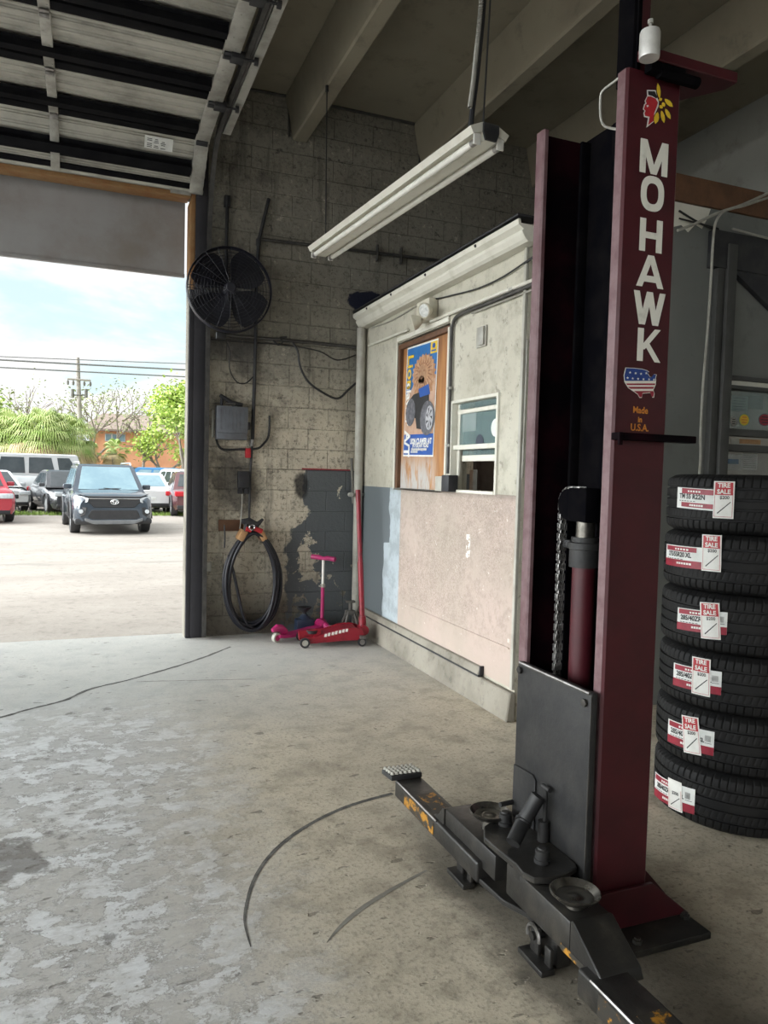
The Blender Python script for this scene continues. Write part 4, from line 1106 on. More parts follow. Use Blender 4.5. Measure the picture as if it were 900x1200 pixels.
for q in range(5): m.box(a.x+.02,b2.x-.03,YE+.0422,YE+.043,a.z-.02-q*.02,a.z-.017-q*.02)
m.build('lettering', MAT['box_grey'], o, smooth=0)
card('paper_sheet', 877,463,893.5,480,YE+.044,'pvc','greyish printed sheet beside the pale sheet in the shop window','notice')
for px,py,ra,rb,mt,lb in ((873,492,.048,.042,'yellow','oval yellow and green sticker on the shop window'),(897,492,.062,.045,'crimson','oval red sticker at the right edge of the photograph on the shop window'),(860.5,494,.03,.034,'pvc','small pale round sticker left of the yellow oval')):
    c = at(px,py,1,YE+.022)
    def oval(s_, y): return [V(c.x+ra*s_*math.cos(2*PI*i/32), y, c.z+rb*s_*math.sin(2*PI*i/32)) for i in range(32)]
    st = thing('oval_sticker', lb, 'sticker', c)
    m = MB(); m.prism(oval(1.0,YE+.0285),(0,.0008,0)); m.build('border', MAT['box_grey'] if mt != 'yellow' else MAT['leaf'], st, smooth=0)
    m = MB(); m.prism(oval(.88,YE+.0275),(0,.0008,0)); m.build('face', MAT[mt], st, smooth=0)
    m = MB()
    for q in range(3): m.box(c.x-ra*(.6-.12*abs(q-1)),c.x+ra*(.6-.12*abs(q-1)),YE+.0262,YE+.027,c.z+(q-1)*rb*.45-.004,c.z+(q-1)*rb*.45+.004)
    m.build('lettering', MAT['orange'] if mt == 'yellow' else MAT['ink'], st, smooth=0)
a = at(853,513,1,YE+.03); 
m = MB(); p0 = at(856,513,1,YE+.03); p1 = at(866,521,1,YE+.03); p2 = at(891,521,1,YE+.03)
m.box(p0.x,p1.x,YE+.028,YE+.032,p1.z,p0.z); tag(m.build('sticker_strip', MAT['pvc'], smooth=0),'grey half of the narrow sticker strip between the window rails','sticker')
m = MB(); m.box(p1.x+.002,p2.x,YE+.028,YE+.032,p2.z,p0.z-.004); tag(m.build('sticker_strip', MAT['brass'], smooth=0),'cream half of the narrow sticker strip between the window rails','sticker')
o,a,b2 = card('price_card', 851.5,532,868.5,551,YE+.05,'paper','white and blue card standing low in the shop window','card')
m = MB(); m.box(a.x+.01,b2.x-.03,YE+.0482,YE+.049,a.z-.07,a.z-.035); m.build('blue_band', MAT['car_blue'], o, smooth=0)
o,a,b2 = card('price_card', 870,531,887,551,YE+.052,'white','white printed sheet right of the blue card in the shop window','card')
m = MB()
for q in range(7): m.box(a.x+.012,b2.x-.012,YE+.0502,YE+.051,a.z-.02-q*.014,a.z-.017-q*.014)
m.build('lettering', MAT['box_grey'], o, smooth=0)
# cables at the top right
def cable(pts, r_, mt, label, n=6, name='wall_cable'):
    m = MB(); m.tube(smoothpath(pts,n), r_, 6); return tag(m.build(name, MAT[mt]), label, 'cable')
yy = YE-.09
cable([at(794,270,1,yy),at(815,262,1,yy),at(840,250,1,yy),at(870,240,1,yy),at(905,224,1,yy)], .011, 'wire_grey', 'thick pale cable rising to the right above the post')
cable([at(902,231,1,yy-.01),at(872,241,1,yy-.01),at(850,247,1,yy-.01),at(839,260,1,yy-.01),at(835.5,285,1,yy-.01),at(833,330,1,yy-.01),at(829,390,1,yy-.01),at(824,450,1,yy-.01),at(821,510,1,yy-.01),at(820,550,1,yy-.01),V(3.85,yy,.9)], .009, 'wire_grey', 'long pale cable hanging down the grey wall beside the post')
cable([at(796,247,1,YE-.02),at(812,257,1,YE-.02),at(830,266,1,YE-.02),at(848,272,1,YE-.02)], .007, 'wire_black', 'black cable sloping across the white patch under the timber beam')
cable([at(796,256,1,YE-.02),at(820,262,1,YE-.03),at(842,268,1,YE-.03)], .006, 'wire_black', 'second black cable just below the first under the timber beam')
cable([at(858,268,1,YE-.1),at(880,274,1,YE-.1),at(903,280,1,YE-.1)], .008, 'wire_grey', 'cable crossing the dark corner right of the post')

# ================================================================== HANGING FLUORESCENT FIXTURE
L0, L1 = V(1.80,6.08,3.40), V(2.005,3.63,3.40)
dl = (L1-L0).normalized(); sd = V(dl.y,-dl.x,0); sd = sd if sd.x < 0 else -sd      # sd: towards -X
fl = thing('fluorescent_fixture', 'long white two-tube fluorescent strip light hanging from the ceiling', 'lamp', (L0+L1)/2)
m = MB()
pr = [(-.115,.035),(-.125,.03),(-.105,-.005),(-.05,.012),(-.035,-.03),(.035,-.03),(.05,.012),(.105,-.005),(.125,.03),(.115,.035),(.05,.065),(-.05,.065)]
m.prism([L0+sd*a+V(0,0,b_) for a,b_ in pr], L1-L0); m.build('housing', MAT['white_paint'], fl, smooth=0)
for s in (-1,1):
    m = MB(); q0 = L0+dl*.03+sd*s*.075+V(0,0,-.035); q1 = L1-dl*.03+sd*s*.075+V(0,0,-.035)
    m.cyl(q0,q1,.019,16); tb = m.build('tube', MAT['tube_white'], fl)
    for q,d in ((q0,dl),(q1,-dl)):
        m = MB(); m.cyl(q-d*.012,q+d*.03,.0195,16); m.build('end_cap', MAT['worn_steel'], tb)
        m = MB(); m.boxc(q-d*.018+V(0,0,.01),(.045,.012,.062),rotz(math.atan2(dl.y,dl.x)-PI/2),.004); m.build('lamp_holder', MAT['white'], tb)
m = MB(); m.prism([L1+dl*.002+sd*a+V(0,0,b_) for a,b_ in ((-.05,.06),(-.05,.012),(-.035,-.028),(.035,-.028),(.05,.012),(.05,.06))], dl*.012); m.build('end_plate', MAT['dull_black'], fl)
tp = V(1.985,3.82,3.465)
m = MB(); m.tube(smoothpath([tp,tp+V(.004,0,.12),V(2.012,3.81,3.85),V(2.035,3.8,4.3),V(2.05,3.8,ZC-.002)],5), .016, 8)
fc = tag(m.build('flexible_conduit', MAT['dull_black']), 'black flexible conduit dropping from the ceiling to the near end of the strip light', 'conduit')
m = MB()
path = smoothpath([V(1.966,3.80,3.62),V(1.985,3.79,3.85),V(2.01,3.78,4.3),V(2.025,3.78,ZC-.002)],4)
hel = []; tot = 110
for i in range(tot*8):
    t = i/(tot*8-1); k = t*(len(path)-1); j = min(int(k),len(path)-2); p = path[j].lerp(path[j+1],k-j); a = 2*PI*i/8
    hel.append(p+V(math.cos(a)*.011,math.sin(a)*.011,0))
m.tube(hel, .004, 4)
tag(m.build('coiled_armoured_cable', MAT['galv']), 'pale ribbed armoured cable beside the black conduit above the strip light', 'cable')
m = MB(); m.tube([V(1.806,6.0,3.466), V(1.775,5.95,4.697)], .005, 6); m.cyl(V(1.776,5.95,4.65),V(1.775,5.95,4.697),.014,8)
tag(m.build('hanging_wire', MAT['wire_black']), 'thin dark wire holding the far end of the strip light to the beam', 'wire')
m = MB(); m.tube([V(1.998,3.70,3.466), V(2.045,3.70,ZC-.002)], .005, 6)
tag(m.build('hanging_wire', MAT['wire_black']), 'thin dark wire holding the near end of the strip light beside the conduit', 'wire')

# ================================================================== VEHICLE LIFT
lift = thing('vehicle_lift', 'tall maroon two-post vehicle lift column with low swing arms', 'vehicle lift', (1.7,2.25,0))
cx0, cx1, cy0, cy1, cz = 1.596, 1.822, 2.0, 2.527, 2.88
m = MB()   # rear web and both side walls with returned lips: one folded section
th = .014
sec = [(cx0+.006,cy0+.052),(cx0,cy0+.046),(cx0,cy0+.008),(cx0+.008,cy0),(cx1-.012,cy0),(cx1,cy0+.012),(cx1,cy1-.012),(cx1-.012,cy1),(cx0+.008,cy1),(cx0,cy1-.008),(cx0,cy1-.052),(cx0+.006,cy1-.058)]
ins = [(cx0+th+.006,cy0+.052),(cx0+th,cy0+.05),(cx0+th,cy0+th+.008),(cx0+th+.008,cy0+th),(cx1-th-.008,cy0+th),(cx1-th,cy0+th+.008),(cx1-th,cy1-th-.008),(cx1-th-.008,cy1-th),(cx0+th+.008,cy1-th),(cx0+th,cy1-th-.008),(cx0+th,cy1-.056),(cx0+th+.006,cy1-.058)]
def ring(z, P): return [m.bm.verts.new(V(x,y,z)) for x,y in P]
ob, ot = ring(.02,sec), ring(cz,sec); ib, it = ring(.02,ins), ring(cz,ins); n = len(sec)
for k in range(n-1):
    m.mi = 1 if k in (0,1,9,10) else 0
    m.face((ob[k],ob[k+1],ot[k+1],ot[k]))
    m.mi = 2 if k in (4,5) else 3
    m.face((ib[k+1],ib[k],it[k],it[k+1])); m.mi = 0
    m.face((ot[k],ot[k+1],it[k+1],it[k])); m.face((ob[k+1],ob[k],ib[k],ib[k+1]))
m.mi = 1
for k in (0,n-1): m.face((ob[k],ot[k],it[k],ib[k]))
column = m.build('column', [MAT['maroon'], MAT['maroon_lit_worn'], MAT['black_grease'], MAT['maroon_in']], lift, smooth=30)
m = MB()   # inner guide bars and ridges, black with grease
m.box(cx1-.035,cx1-th,cy0+.06,cy1-.06,.03,cz-.02,.003)
m.box(cx0+th+.02,cx0+th+.05,cy0+th,cy0+.05,.03,cz-.05,.003)
m.box(cx1-.075,cx1-.03,cy1-.09,cy1-.075,.03,cz-.03,.003); m.box(cx1-.075,cx1-.03,cy0+.075,cy0+.09,.03,cz-.03,.003)
m.box(cx1-.06,cx1-.035,2.25,2.28,.03,cz-.03,.003)
m.build('guide_bar', MAT['black_grease'], lift)
m = MB(); m.tube([V(cx0+.02,cy1-.03,cz-.10),V(cx0+.02,cy1-.03,.9)], .007, 6); m.build('grease_strip', MAT['black_grease'], lift)
m = MB()
m.prism([V(x,y,2.90) for x,y in ((1.63,1.958),(2.018,1.958),(2.018,2.01),(1.84,2.26),(1.84,1.999),(1.63,1.999))], (0,0,.035), .003); m.build('top_plate', MAT['maroon'], lift)
m = MB()
m.box(1.66,1.80,1.962,1.998,2.868,2.899,.004); m.cyl(V(1.70,1.975,2.872),V(1.86,1.975,2.872),.018,12)
m.build('plate_bracket', MAT['black_grease'], lift)
m = MB(); m.lathe([(.0,0),(.030,0),(.0315,.006),(.0315,.076),(.029,.083),(0,.085)], V(1.617,1.925,2.872), (0,0,1), 24); lab(m.build('capacitor_can', MAT['silver'], lift),'silver can')
m = MB(); m.cyl(V(1.617,1.925,2.957),V(1.617,1.925,2.99),.005,8); m.lathe([(0,0),(.009,0),(.009,.012),(0,.012)], V(1.617,1.925,2.978),(0,0,1),6); m.build('stud', MAT['galv'], lift)
m = MB()
m.box(1.668,1.705,2.03,2.09,2.90,4.85,.004); lab(m.build('extension_bar', MAT['maroon'], lift),'maroon bar rising to the ceiling')
m = MB(); m.box(1.630,1.664,2.02,2.10,2.86,4.85,.004); m.box(1.641,1.646,2.012,2.019,2.86,4.85); lab(m.build('hose_channel', MAT['black_grease'], lift),'black channel rising to the ceiling')
m = MB(); xh = 1.62
hp = [at(733,86,0,xh),at(718,97,0,xh),at(706,107,0,xh),at(703.5,118,0,xh),at(704,138,0,xh),at(708,147,0,xh),at(715,150,0,xh),at(726,152,0,xh)]
m.tube(smoothpath(hp,4), .0042, 8); m.build('wire_handle', MAT['galv'], lift)
m = MB(); m.box(1.588,1.915,1.962,1.998,1.688,1.712,.003); m.box(1.588,1.602,1.955,1.966,1.67,1.712,.002); m.build('side_bar', MAT['maroon_in'], lift)
# gussets and base plate
m = MB()
m.prism([V(1.60,1.992,.03),V(1.99,1.992,.03),V(1.826,1.992,.165),V(1.60,1.992,.165)], (0,-.016,0), .002); m.build('gusset', MAT['maroon'], lift); m = MB()
m.prism([V(1.824,2.1,.03),V(2.0,2.1,.03),V(1.824,2.1,.22)], (0,.016,0)); m.build('gusset', MAT['maroon'], lift); m = MB(); m.prism([V(1.822,2.4,.03),V(2.0,2.4,.03),V(1.822,2.4,.22)], (0,.016,0))
m.build('gusset', MAT['maroon'], lift)
m = MB(); m.box(1.56,1.985,1.865,2.66,.001,.026,.004); m.build('base_plate', MAT['arm_steel'], lift)
for x,y in ((1.96,1.96),(1.70,1.90),(1.95,2.6),(1.70,2.61)):
    m = MB(); m.lathe([(0,0),(.016,0),(.016,.012),(.010,.014),(.010,.02),(0,.02)], V(x,y,.026), (0,0,1), 6); m.build('anchor_bolt', MAT['arm_steel'], lift)

# lettering, emblem, flag map on the face towards the camera
YF = cy0-.0012
def face_pt(x, z, lay=0): return V(x, YF-.0004*lay, z)
def fprism(mb, P, lay=0): mb.prism([face_pt(x,z,lay) for x,z in P], (0,.0003,0))
def strokes(mb, x0, z0, w, h, segs, t):
    for q_, (a0,b0,a1,b1) in enumerate(segs):
        xa, za, xb, zb = x0+a0*w, z0+b0*h, x0+a1*w, z0+b1*h
        if abs(zb-za) < 1e-6: fprism(mb, [(min(xa,xb),za-t*.42),(max(xa,xb),za-t*.42),(max(xa,xb),za+t*.42),(min(xa,xb),za+t*.42)], q_)
        else: fprism(mb, [(xa-t/2,za),(xa+t/2,za),(xb+t/2,zb),(xb-t/2,zb)], q_)
T_ = .0235
glyph = {
 'M': [(.1,0,.1,1),(.9,0,.9,1),(.12,1,.5,0),(.88,1,.5,0)],
 'H': [(.12,0,.12,1),(.88,0,.88,1),(.12,.5,.88,.5)],
 'A': [(.06,0,.5,1),(.94,0,.5,1),(.22,.26,.78,.26)],
 'W': [(.05,1,.27,0),(.5,1,.27,0),(.5,1,.73,0),(.95,1,.73,0)],
 'K': [(.12,0,.12,1),(.18,.36,.86,1),(.38,.55,.9,0)]}
for ch, zt_, zb_, w, xc in (('M',2.668,2.561,.112,1.716),('O',2.556,2.442,.096,1.716),('H',2.417,2.311,.090,1.717),('A',2.300,2.196,.100,1.721),('W',2.181,2.073,.118,1.722),('K',2.061,1.953,.094,1.728)):
    m = MB()
    if ch == 'O':
        n = 32; hh = (zt_-zb_)/2; zc_ = (zt_+zb_)/2
        for i in range(n):
            a, b_ = 2*PI*i/n, 2*PI*(i+1)/n
            sg = lambda v: math.copysign(abs(v)**.8, v)
            o_ = lambda a,k: (xc+(w/2-k)*sg(math.cos(a)), zc_+(hh-k)*sg(math.sin(a)))
            fprism(m, [o_(a,0),o_(b_,0),o_(b_,T_),o_(a,T_)])
    else: strokes(m, xc-w/2, zb_, w, zt_-zb_, glyph[ch], T_*1.05)
    lab(m.build('letter', MAT['cream'], lift, smooth=0), 'white letter '+ch)
def zpx(ox, oy, k): 
    def f(P):
        out = []
        for x,y in P:
            q = at(ox+x/k, oy+y/k, 1, YF); out.append((q.x, q.z))
        return out
    return f
E1 = zpx(730,80,11.25)
m = MB(); fprism(m, E1([(315,285),(432,290),(448,375),(475,440),(470,500),(430,590),(412,700),(310,782),(330,655),(278,640),(270,590),(284,560),(262,540),(280,475),(296,460),(286,430),(320,365)]), 0); em = m.build('emblem', MAT['white'], lift, smooth=0)
m = MB(); fprism(m, E1([(325,372),(370,372),(430,400),(462,455),(440,520),(412,590),(400,700),(332,748),(352,640),(292,628),(284,592),(298,560),(276,538),(292,482),(312,466),(300,430)]), 1); m.build('face', MAT['red'], em, smooth=0)
m = MB(); fprism(m, E1([(330,300),(420,303),(452,385),(440,400),(385,365),(335,352)]), 1); m.build('hair_band', MAT['ink'], em, smooth=0)
m = MB(); fprism(m, E1([(308,492),(330,484),(338,500),(318,515)]), 2); m.build('eye', MAT['white'], em, smooth=0)
def leafshape(xa,ya,xb,yb,w):
    dx,dy = xb-xa,yb-ya; L = math.hypot(dx,dy); nx,ny = -dy/L,dx/L
    return [(xa+dx*t+nx*w*s, ya+dy*t+ny*w*s) for t,s in ((0,0),(.15,.6),(.45,1),(.75,.8),(1,0),(.75,-.8),(.45,-1),(.15,-.6))]
m = MB(); blk = MB()
for xa,ya,xb,yb,w in ((480,400,456,195,24),(548,405,655,512,30),(555,535,625,672,26),(505,560,540,722,26),(455,580,425,735,34),(470,425,515,400,20),(520,450,545,510,22),(480,490,520,530,22)):
    fprism(m, E1(leafshape(xa,ya,xb,yb,w)), 3); fprism(blk, E1(leafshape(xa-4,ya-6,xb+4,yb+6,w+9)), 2)
blk.build('feather_outline', MAT['ink'], em, smooth=0); m.build('feather', MAT['yellow'], em, smooth=0)
E2 = zpx(715,400,9.235)
outline = [(172,290),(260,293),(345,303),(395,318),(420,335),(405,352),(432,390),(452,385),(470,358),(498,362),(488,395),(490,430),(486,470),(462,522),(474,560),(468,602),(452,600),(432,552),(390,556),(350,560),(342,604),(318,604),(300,570),(270,548),(200,500),(162,440),(154,370)]
big = [(320+(x-320)*1.045, 430+(y-430)*1.045) for x,y in outline]
m = MB(); fprism(m, E2(big), 0); mp_ = m.build('flag_map', MAT['cream'], lift, smooth=0)
m = MB()
for k,(lo,hi,mt) in enumerate(((280,428,'navy'),(456,474,'crimson'),(492,514,'crimson'),(538,610,'crimson'))):
    P = clip_band(outline, lo, hi)
    if len(P) > 2:
        m = MB(); fprism(m, E2(P), 1); m.build('stripe' if k else 'star_field', MAT[mt], mp_, smooth=0)
m = MB()
for x,y in ((215,338),(275,345),(333,352),(390,345),(188,396),(243,402),(302,406),(360,410),(420,412),(474,416)):
    fprism(m, E2([(x+(15 if i%2==0 else 6)*math.sin(PI*i/5), y-(15 if i%2==0 else 6)*math.cos(PI*i/5)) for i in range(10)]), 2)
m.build('star', MAT['white'], mp_, smooth=0)
m = MB()
for txt,px,py,s in (('Made',750.5,481,.030),('in',750,492,.026),('U.S.A.',749.5,501.5,.032)):
    q = at(px,py,1,YF); put_text(m, txt, s, lambda x,y,q=q: V(q.x+x, YF-.0003, q.z+y), .0008, .95)
lab(m.build('lettering', MAT['orange'], lift, smooth=0, normals=False), 'small orange lettering')

# chain, sheave, cylinder inside the column
chn = lab(MB().cyl(V(1.70,2.395,1.0),V(1.70,2.395,1.01),.003,4).build('chain', MAT['worn_steel'], lift), 'heavy leaf chain')
cp = [V(1.70,2.408,.70)]+[V(1.70,2.408,.70+.0195*i) for i in range(1,40)]+arc((1.70,2.35,1.462),.058,0,PI/2,5,'yz')[1:]+[V(1.70,2.33,1.521),V(1.70,2.31,1.521),V(1.70,2.29,1.521)]
m = MB()
for i in range(len(cp)-1):
    p = (cp[i]+cp[i+1])/2; d = (cp[i+1]-cp[i]).normalized(); rot = Matrix((V(1,0,0), d, V(1,0,0).cross(d))).transposed()
    for x in ((-.010,.010) if i % 2 else (-.015,-.005,.005,.015)):
        m.boxc(p+V(x,0,0), (.003,.026,.019), rot, .003)
    m.cyl(cp[i]-V(.019,0,0), cp[i]+V(.019,0,0), .0055, 8)
old = chn.data; o2 = m.build('links', MAT['worn_steel'], lift); chn.data = o2.data; bpy.data.objects.remove(o2); bpy.data.meshes.remove(old)
m = MB(); m.lathe([(0,-.022),(.058,-.022),(.052,-.01),(.052,.01),(.058,.022),(0,.022)], V(1.70,2.35,1.462), (1,0,0), 28); m.box(1.665,1.735,2.22,2.33,1.40,1.525,.006); m.build('chain_sheave', MAT['black_grease'], lift)
cyc = V(1.70,2.262,0)
m = MB(); m.lathe([(0,.35),(.043,.35),(.043,1.235),(0,1.235)], cyc, (0,0,1), 24); m.build('hydraulic_cylinder', MAT['maroon'], lift)
m = MB(); m.lathe([(.0,1.235),(.056,1.235),(.056,1.30),(.062,1.302),(.062,1.325),(.05,1.327),(.05,1.345),(0,1.345)], cyc, (0,0,1), 24); m.box(1.66,1.70,2.30,2.345,1.30,1.33,.003); m.build('gland_nut', MAT['black_steel'], lift)
m = MB(); m.lathe([(0,1.345),(.034,1.345),(.034,1.42),(0,1.42)], cyc, (0,0,1), 20); m.build('piston_rod', MAT['pad_steel'], lift)

# carriage plate and its bits
car = MB(); car.box(1.548,1.580,1.994,2.452,.20,.850,.012,None,3)
plate = car.build('carriage_plate', MAT['black_steel'], lift)
m = MB(); m.box(1.582,1.66,2.058,2.46,.16,.80,.006); m.build('carriage_body', MAT['black_grease'], lift)
m = MB(); m.tube([V(1.552,2.44,.8455),V(1.552,2.006,.8455)], .0065, 8); m.build('worn_edge', MAT['worn_steel'], plate)
m = MB(); m.tube([V(1.553,1.9985,.84),V(1.553,1.9985,.24)], .004, 8); m.build('side_edge', MAT['arm_steel'], plate)
m = MB()
for y,z in ((2.425,.82),(2.022,.812)):
    m = MB(); m.lathe([(0,0),(.014,0),(.014,.010),(0,.012)], V(1.547,y,z), (-1,0,0), 6); m.build('corner_bolt', MAT['arm_steel'], plate)
m = MB(); m.prism([V(1.547,2.44,.21),V(1.547,2.44,.448),V(1.547,2.31,.455),V(1.547,2.29,.44),V(1.547,2.29,.21)], (-.008,0,0), .002); m.build('patch_plate', MAT['black_steel'], plate)
m = MB(); m.cyl(V(1.53,2.205,.257),V(1.53,2.205,.448),.008,10); m.cyl(V(1.53,2.225,.45),V(1.53,2.18,.45),.009,10); m.cyl(V(1.525,2.205,.257),V(1.525,2.205,.33),.020,14); m.build('release_pin', MAT['black_steel'], plate)

# yoke: top and bottom plates, pivots, nuts, bent cover tube
ZY = .256
Yp = [(567,968),(567,981),(585,997),(604,1012),(612,1022),(626,1029),(644,1029),(662,1024),(676,1016)]
yk = [at(px,py,2,ZY) for px,py in Yp]+[V(1.546,2.04,ZY),V(1.546,2.46,ZY),at(576,962,2,ZY)]
m = MB(); m.prism(yk, (0,0,-.022), .004); yoke = m.build('yoke_plate', MAT['arm_steel'], lift)
m = MB()
bp = [V(p.x+.01,p.y,.085) for p in yk]
m.prism([V(1.375,2.62,.085),V(1.34,2.33,.085),V(1.35,2.18,.085),V(1.40,2.06,.085),V(1.545,2.02,.085),V(1.545,2.62,.085)], (0,0,-.02), .004)
m.build('lower_plate', MAT['arm_steel'], yoke)
piv = [V(1.46,2.40,0), V(1.435,2.085,0)]
m = MB()
for p in piv: m.lathe([(0,.066),(.045,.066),(.045,.2335),(0,.2335)], p, (0,0,1), 24)
m.lathe([(.0,.20),(.088,.20),(.098,.206),(.098,.2335),(.0,.2335)], V(1.448,2.10,0), (0,0,1), 32)
m.build('pivot_boss', MAT['arm_steel'], yoke)
for px,py in ((592,966),(635,1010)):
    q = at(px,py,2,ZY); m = MB()
    m.lathe([(0,0),(.027,0),(.027,.012),(.024,.014),(.024,.042),(.017,.046),(.015,.05),(0,.052)], V(q.x,q.y,ZY), (0,0,1), 6 if False else 14)
    m.build('pivot_nut', MAT['black_steel'], yoke)
m = MB()
t0, t1, t2 = at(601,988,2,ZY+.02), at(613,963,0,1.455), at(631,933,0,1.505)
m.tube([t0+V(0,.0,.0),t1,t2], .027, 20, radii=[.026,.027,.027]); dd = (t1-t0).normalized(); m.cyl(t1-dd*.006,t1+dd*.006,.031,20)
m.build('bent_tube_cover', MAT['black_steel'], yoke)
m = MB(); m.tube([at(586,943,2,.30),at(608,938,2,.30),at(616,948,2,.27)], .010, 8); m.build('release_lever', MAT['black_steel'], yoke)

def arm(name, lb, sgn, py0):
    """swing arm lying along the column; sgn +1 runs away from the camera"""
    a = lab(MB().box(1.352,1.50,*( (2.24,2.64) if sgn > 0 else (1.80,2.165) ), .118, .212 if sgn > 0 else .228,.006).build(name, MAT['arm_steel'], lift), lb)
    return a
# far arm
fa = arm('swing_arm', 'swing arm lying away from the camera', 1, 0)
m = MB(); m.box(1.330,1.462,2.33,3.118,.066,.146,.010,None,3); tube_ = m.build('inner_tube', MAT['arm_steel'], fa)
m = MB(); m.prism([V(1.345,2.641,.116),V(1.345,2.735,.147),V(1.345,2.70,.160),V(1.345,2.655,.207),V(1.345,2.641,.207)], (.135,0,0), .003); m.build('step', MAT['arm_steel'], fa)
m = MB(); m.box(1.3285,1.3298,2.70,3.0,.078,.132); m.box(1.36,1.44,2.74,2.93,.1462,.1472); lab(m.build('yellow_paint', MAT['arm_yellow'], fa, smooth=0),'chipped yellow paint')
m = MB(); m.tube([V(1.333,2.68,.143),V(1.333,3.114,.143)], .0045, 6); m.build('bright_edge', MAT['worn_steel'], fa)
m = MB()
pc = V(1.385,3.165,.150); rot = Matrix.Rotation(R(-6),3,'X')
m.boxc(pc, (.155,.125,.022), rot, .003); fp = m.build('tip_pad', MAT['ink'], fa)
for i in range(7):
    m = MB() if i == 0 else m
    for j in range(4):
        c = pc+rot@V(-.066+.022*i,-.045+.030*j,.013); m.lathe([(0,0),(.0105,0),(.006,.012),(0,.013)], c, rot@V(0,0,1), 6)
m.build('rubber_stud', MAT['pvc'], fp, smooth=0)
# near arm
na = arm('swing_arm', 'swing arm lying towards the camera', -1, 0)
m = MB(); m.prism([V(1.352,1.799,.118),V(1.352,1.799,.232),V(1.352,1.785,.232),V(1.352,1.655,.150),V(1.352,1.64,.118)], (.148,0,0), .004); m.build('step', MAT['arm_steel'], na)
m = MB(); m.box(1.322,1.455,.86,1.72,.062,.146,.010,None,3); m.build('inner_tube', MAT['arm_steel'], na)
m = MB(); m.tube([V(1.326,.87,.143),V(1.326,1.66,.143)], .005, 6); m.build('bright_edge', MAT['worn_steel'], na)
m = MB(); m.box(1.3205,1.3218,1.40,1.62,.07,.135); m.box(1.35,1.44,1.30,1.50,.1462,.1472); m.box(1.3505,1.3515,1.66,1.84,.12,.14); lab(m.build('yellow_paint', MAT['arm_yellow'], na, smooth=0),'chipped yellow paint')
# pads: round steel dishes
for par,px,py in ((fa,574,949),(na,674,1043)):
    q = at(px,py,2,.285); m = MB(); z0 = .21 if par is fa else .234
    m.lathe([(0,z0-.0),(.028,z0),(.028,.258),(.060,.262),(.076,.276),(.079,.282),(.075,.285),(.069,.279),(.058,.267),(.040,.2665),(.036,.2645),(.020,.2645),(.017,.2665),(0,.2665)], V(q.x,q.y,0), (0,0,1), 40)
    lab(m.build('lifting_pad', MAT['pad_steel'], par, smooth=45), 'round dished steel pad')
# clevis brackets hanging under the arms
for par,(px,py),yy_ in ((fa,(551,1020),2.475),(na,(646,1112),1.955)):
    m = MB(); xx = 1.372
    m.boxc(V(xx-.03,yy_,.012),(.05,.14,.02),None,.004); m.boxc(V(xx-.012,yy_+.03,.06),(.016,.05,.10),None,.007); m.boxc(V(xx-.012,yy_-.045,.045),(.016,.035,.07),None,.006); m.cyl(V(xx-.03,yy_+.03,.075),V(xx+.03,yy_+.03,.075),.014,12)
    m.boxc(V(xx+.04,yy_,.058),(.05,.10,.11),None,.004)
    m.build('floor_clevis', MAT['arm_steel'], par)
    m = MB(); m.tube(arc((xx-.022,yy_+.03,.075),.034,-.4,PI+.2,8,'yz'),.006,6); m.build('clevis_eye', MAT['worn_steel'], par)

# ================================================================== TYRES
TR, TW, TX, TY = .372, .266, 2.914, 2.637
def tyre_mesh():
    m = MB(); n = 420; prof = []
    hw = TW/2
    # bead, sidewall, shoulder, tread with four grooves
    prof = [(.262,-.09,0),(.258,-.11,0),(.275,-.126,0),(.31,-hw,0),(.338,-.128,0),(.356,-.118,2),(.364,-.112,2),(.3705,-.098,1),(.3715,-.078,1),(.3715,-.076,3),(.362,-.0745,3),(.362,-.066,3),(.3718,-.0645,3),(.3718,-.064,1),(.372,-.028,1),(.362,-.0265,3),(.362,-.017,3),(.372,-.0155,3)]
    full = prof+[(r_,-h,k) for r_,h,k in prof[::-1]]
    # groove phase: which columns are cut
    rows = []
    for r_,h,k in full:
        row = []
        for i in range(n):
            rr = r_
            if k == 2 and i % 6 == 0: rr -= .006
            if k == 1 and abs(h) > .07 and i % 6 == 0: rr -= .0045
            if k == 1 and abs(h) <= .07 and (i+(2 if h > 0 else 0)) % 5 == 0: rr -= .0022
            a = 2*PI*(i+h*(60 if abs(h) < .07 else 18))/n
            row.append(m.bm.verts.new(V(rr*math.cos(a), rr*math.sin(a), h+hw)))
        rows.append(row)
    for A_, B_ in zip(rows, rows[1:]):
        for i in range(n): m.face((A_[i],A_[(i+1)%n],B_[(i+1)%n],B_[i]))
    A_, B_ = rows[-1], rows[0]
    for i in range(n): m.face((A_[i],A_[(i+1)%n],B_[(i+1)%n],B_[i]))
    return m
def cyl_fn(a0, z0, rad, slope=0., rot=0.):
    """flat sheet coordinates wrapped on the tread; x runs to the viewer's right"""
    cr, sr = math.cos(rot), math.sin(rot)
    def fn(x, y):
        x, y = x*cr-y*sr, x*sr+y*cr
        a = a0+x/rad
        return V(rad*math.cos(a), rad*math.sin(a), z0+y+slope*x)
    return fn
def sheet(mb, x0, x1, y0, y1, fn, n=16):
    g_ = [[mb.bm.verts.new(fn(x0+(x1-x0)*i/n, y)) for y in (y0,y1)] for i in range(n+1)]
    for A_, B_ in zip(g_, g_[1:]): mb.face((A_[0],B_[0],B_[1],A_[1]))
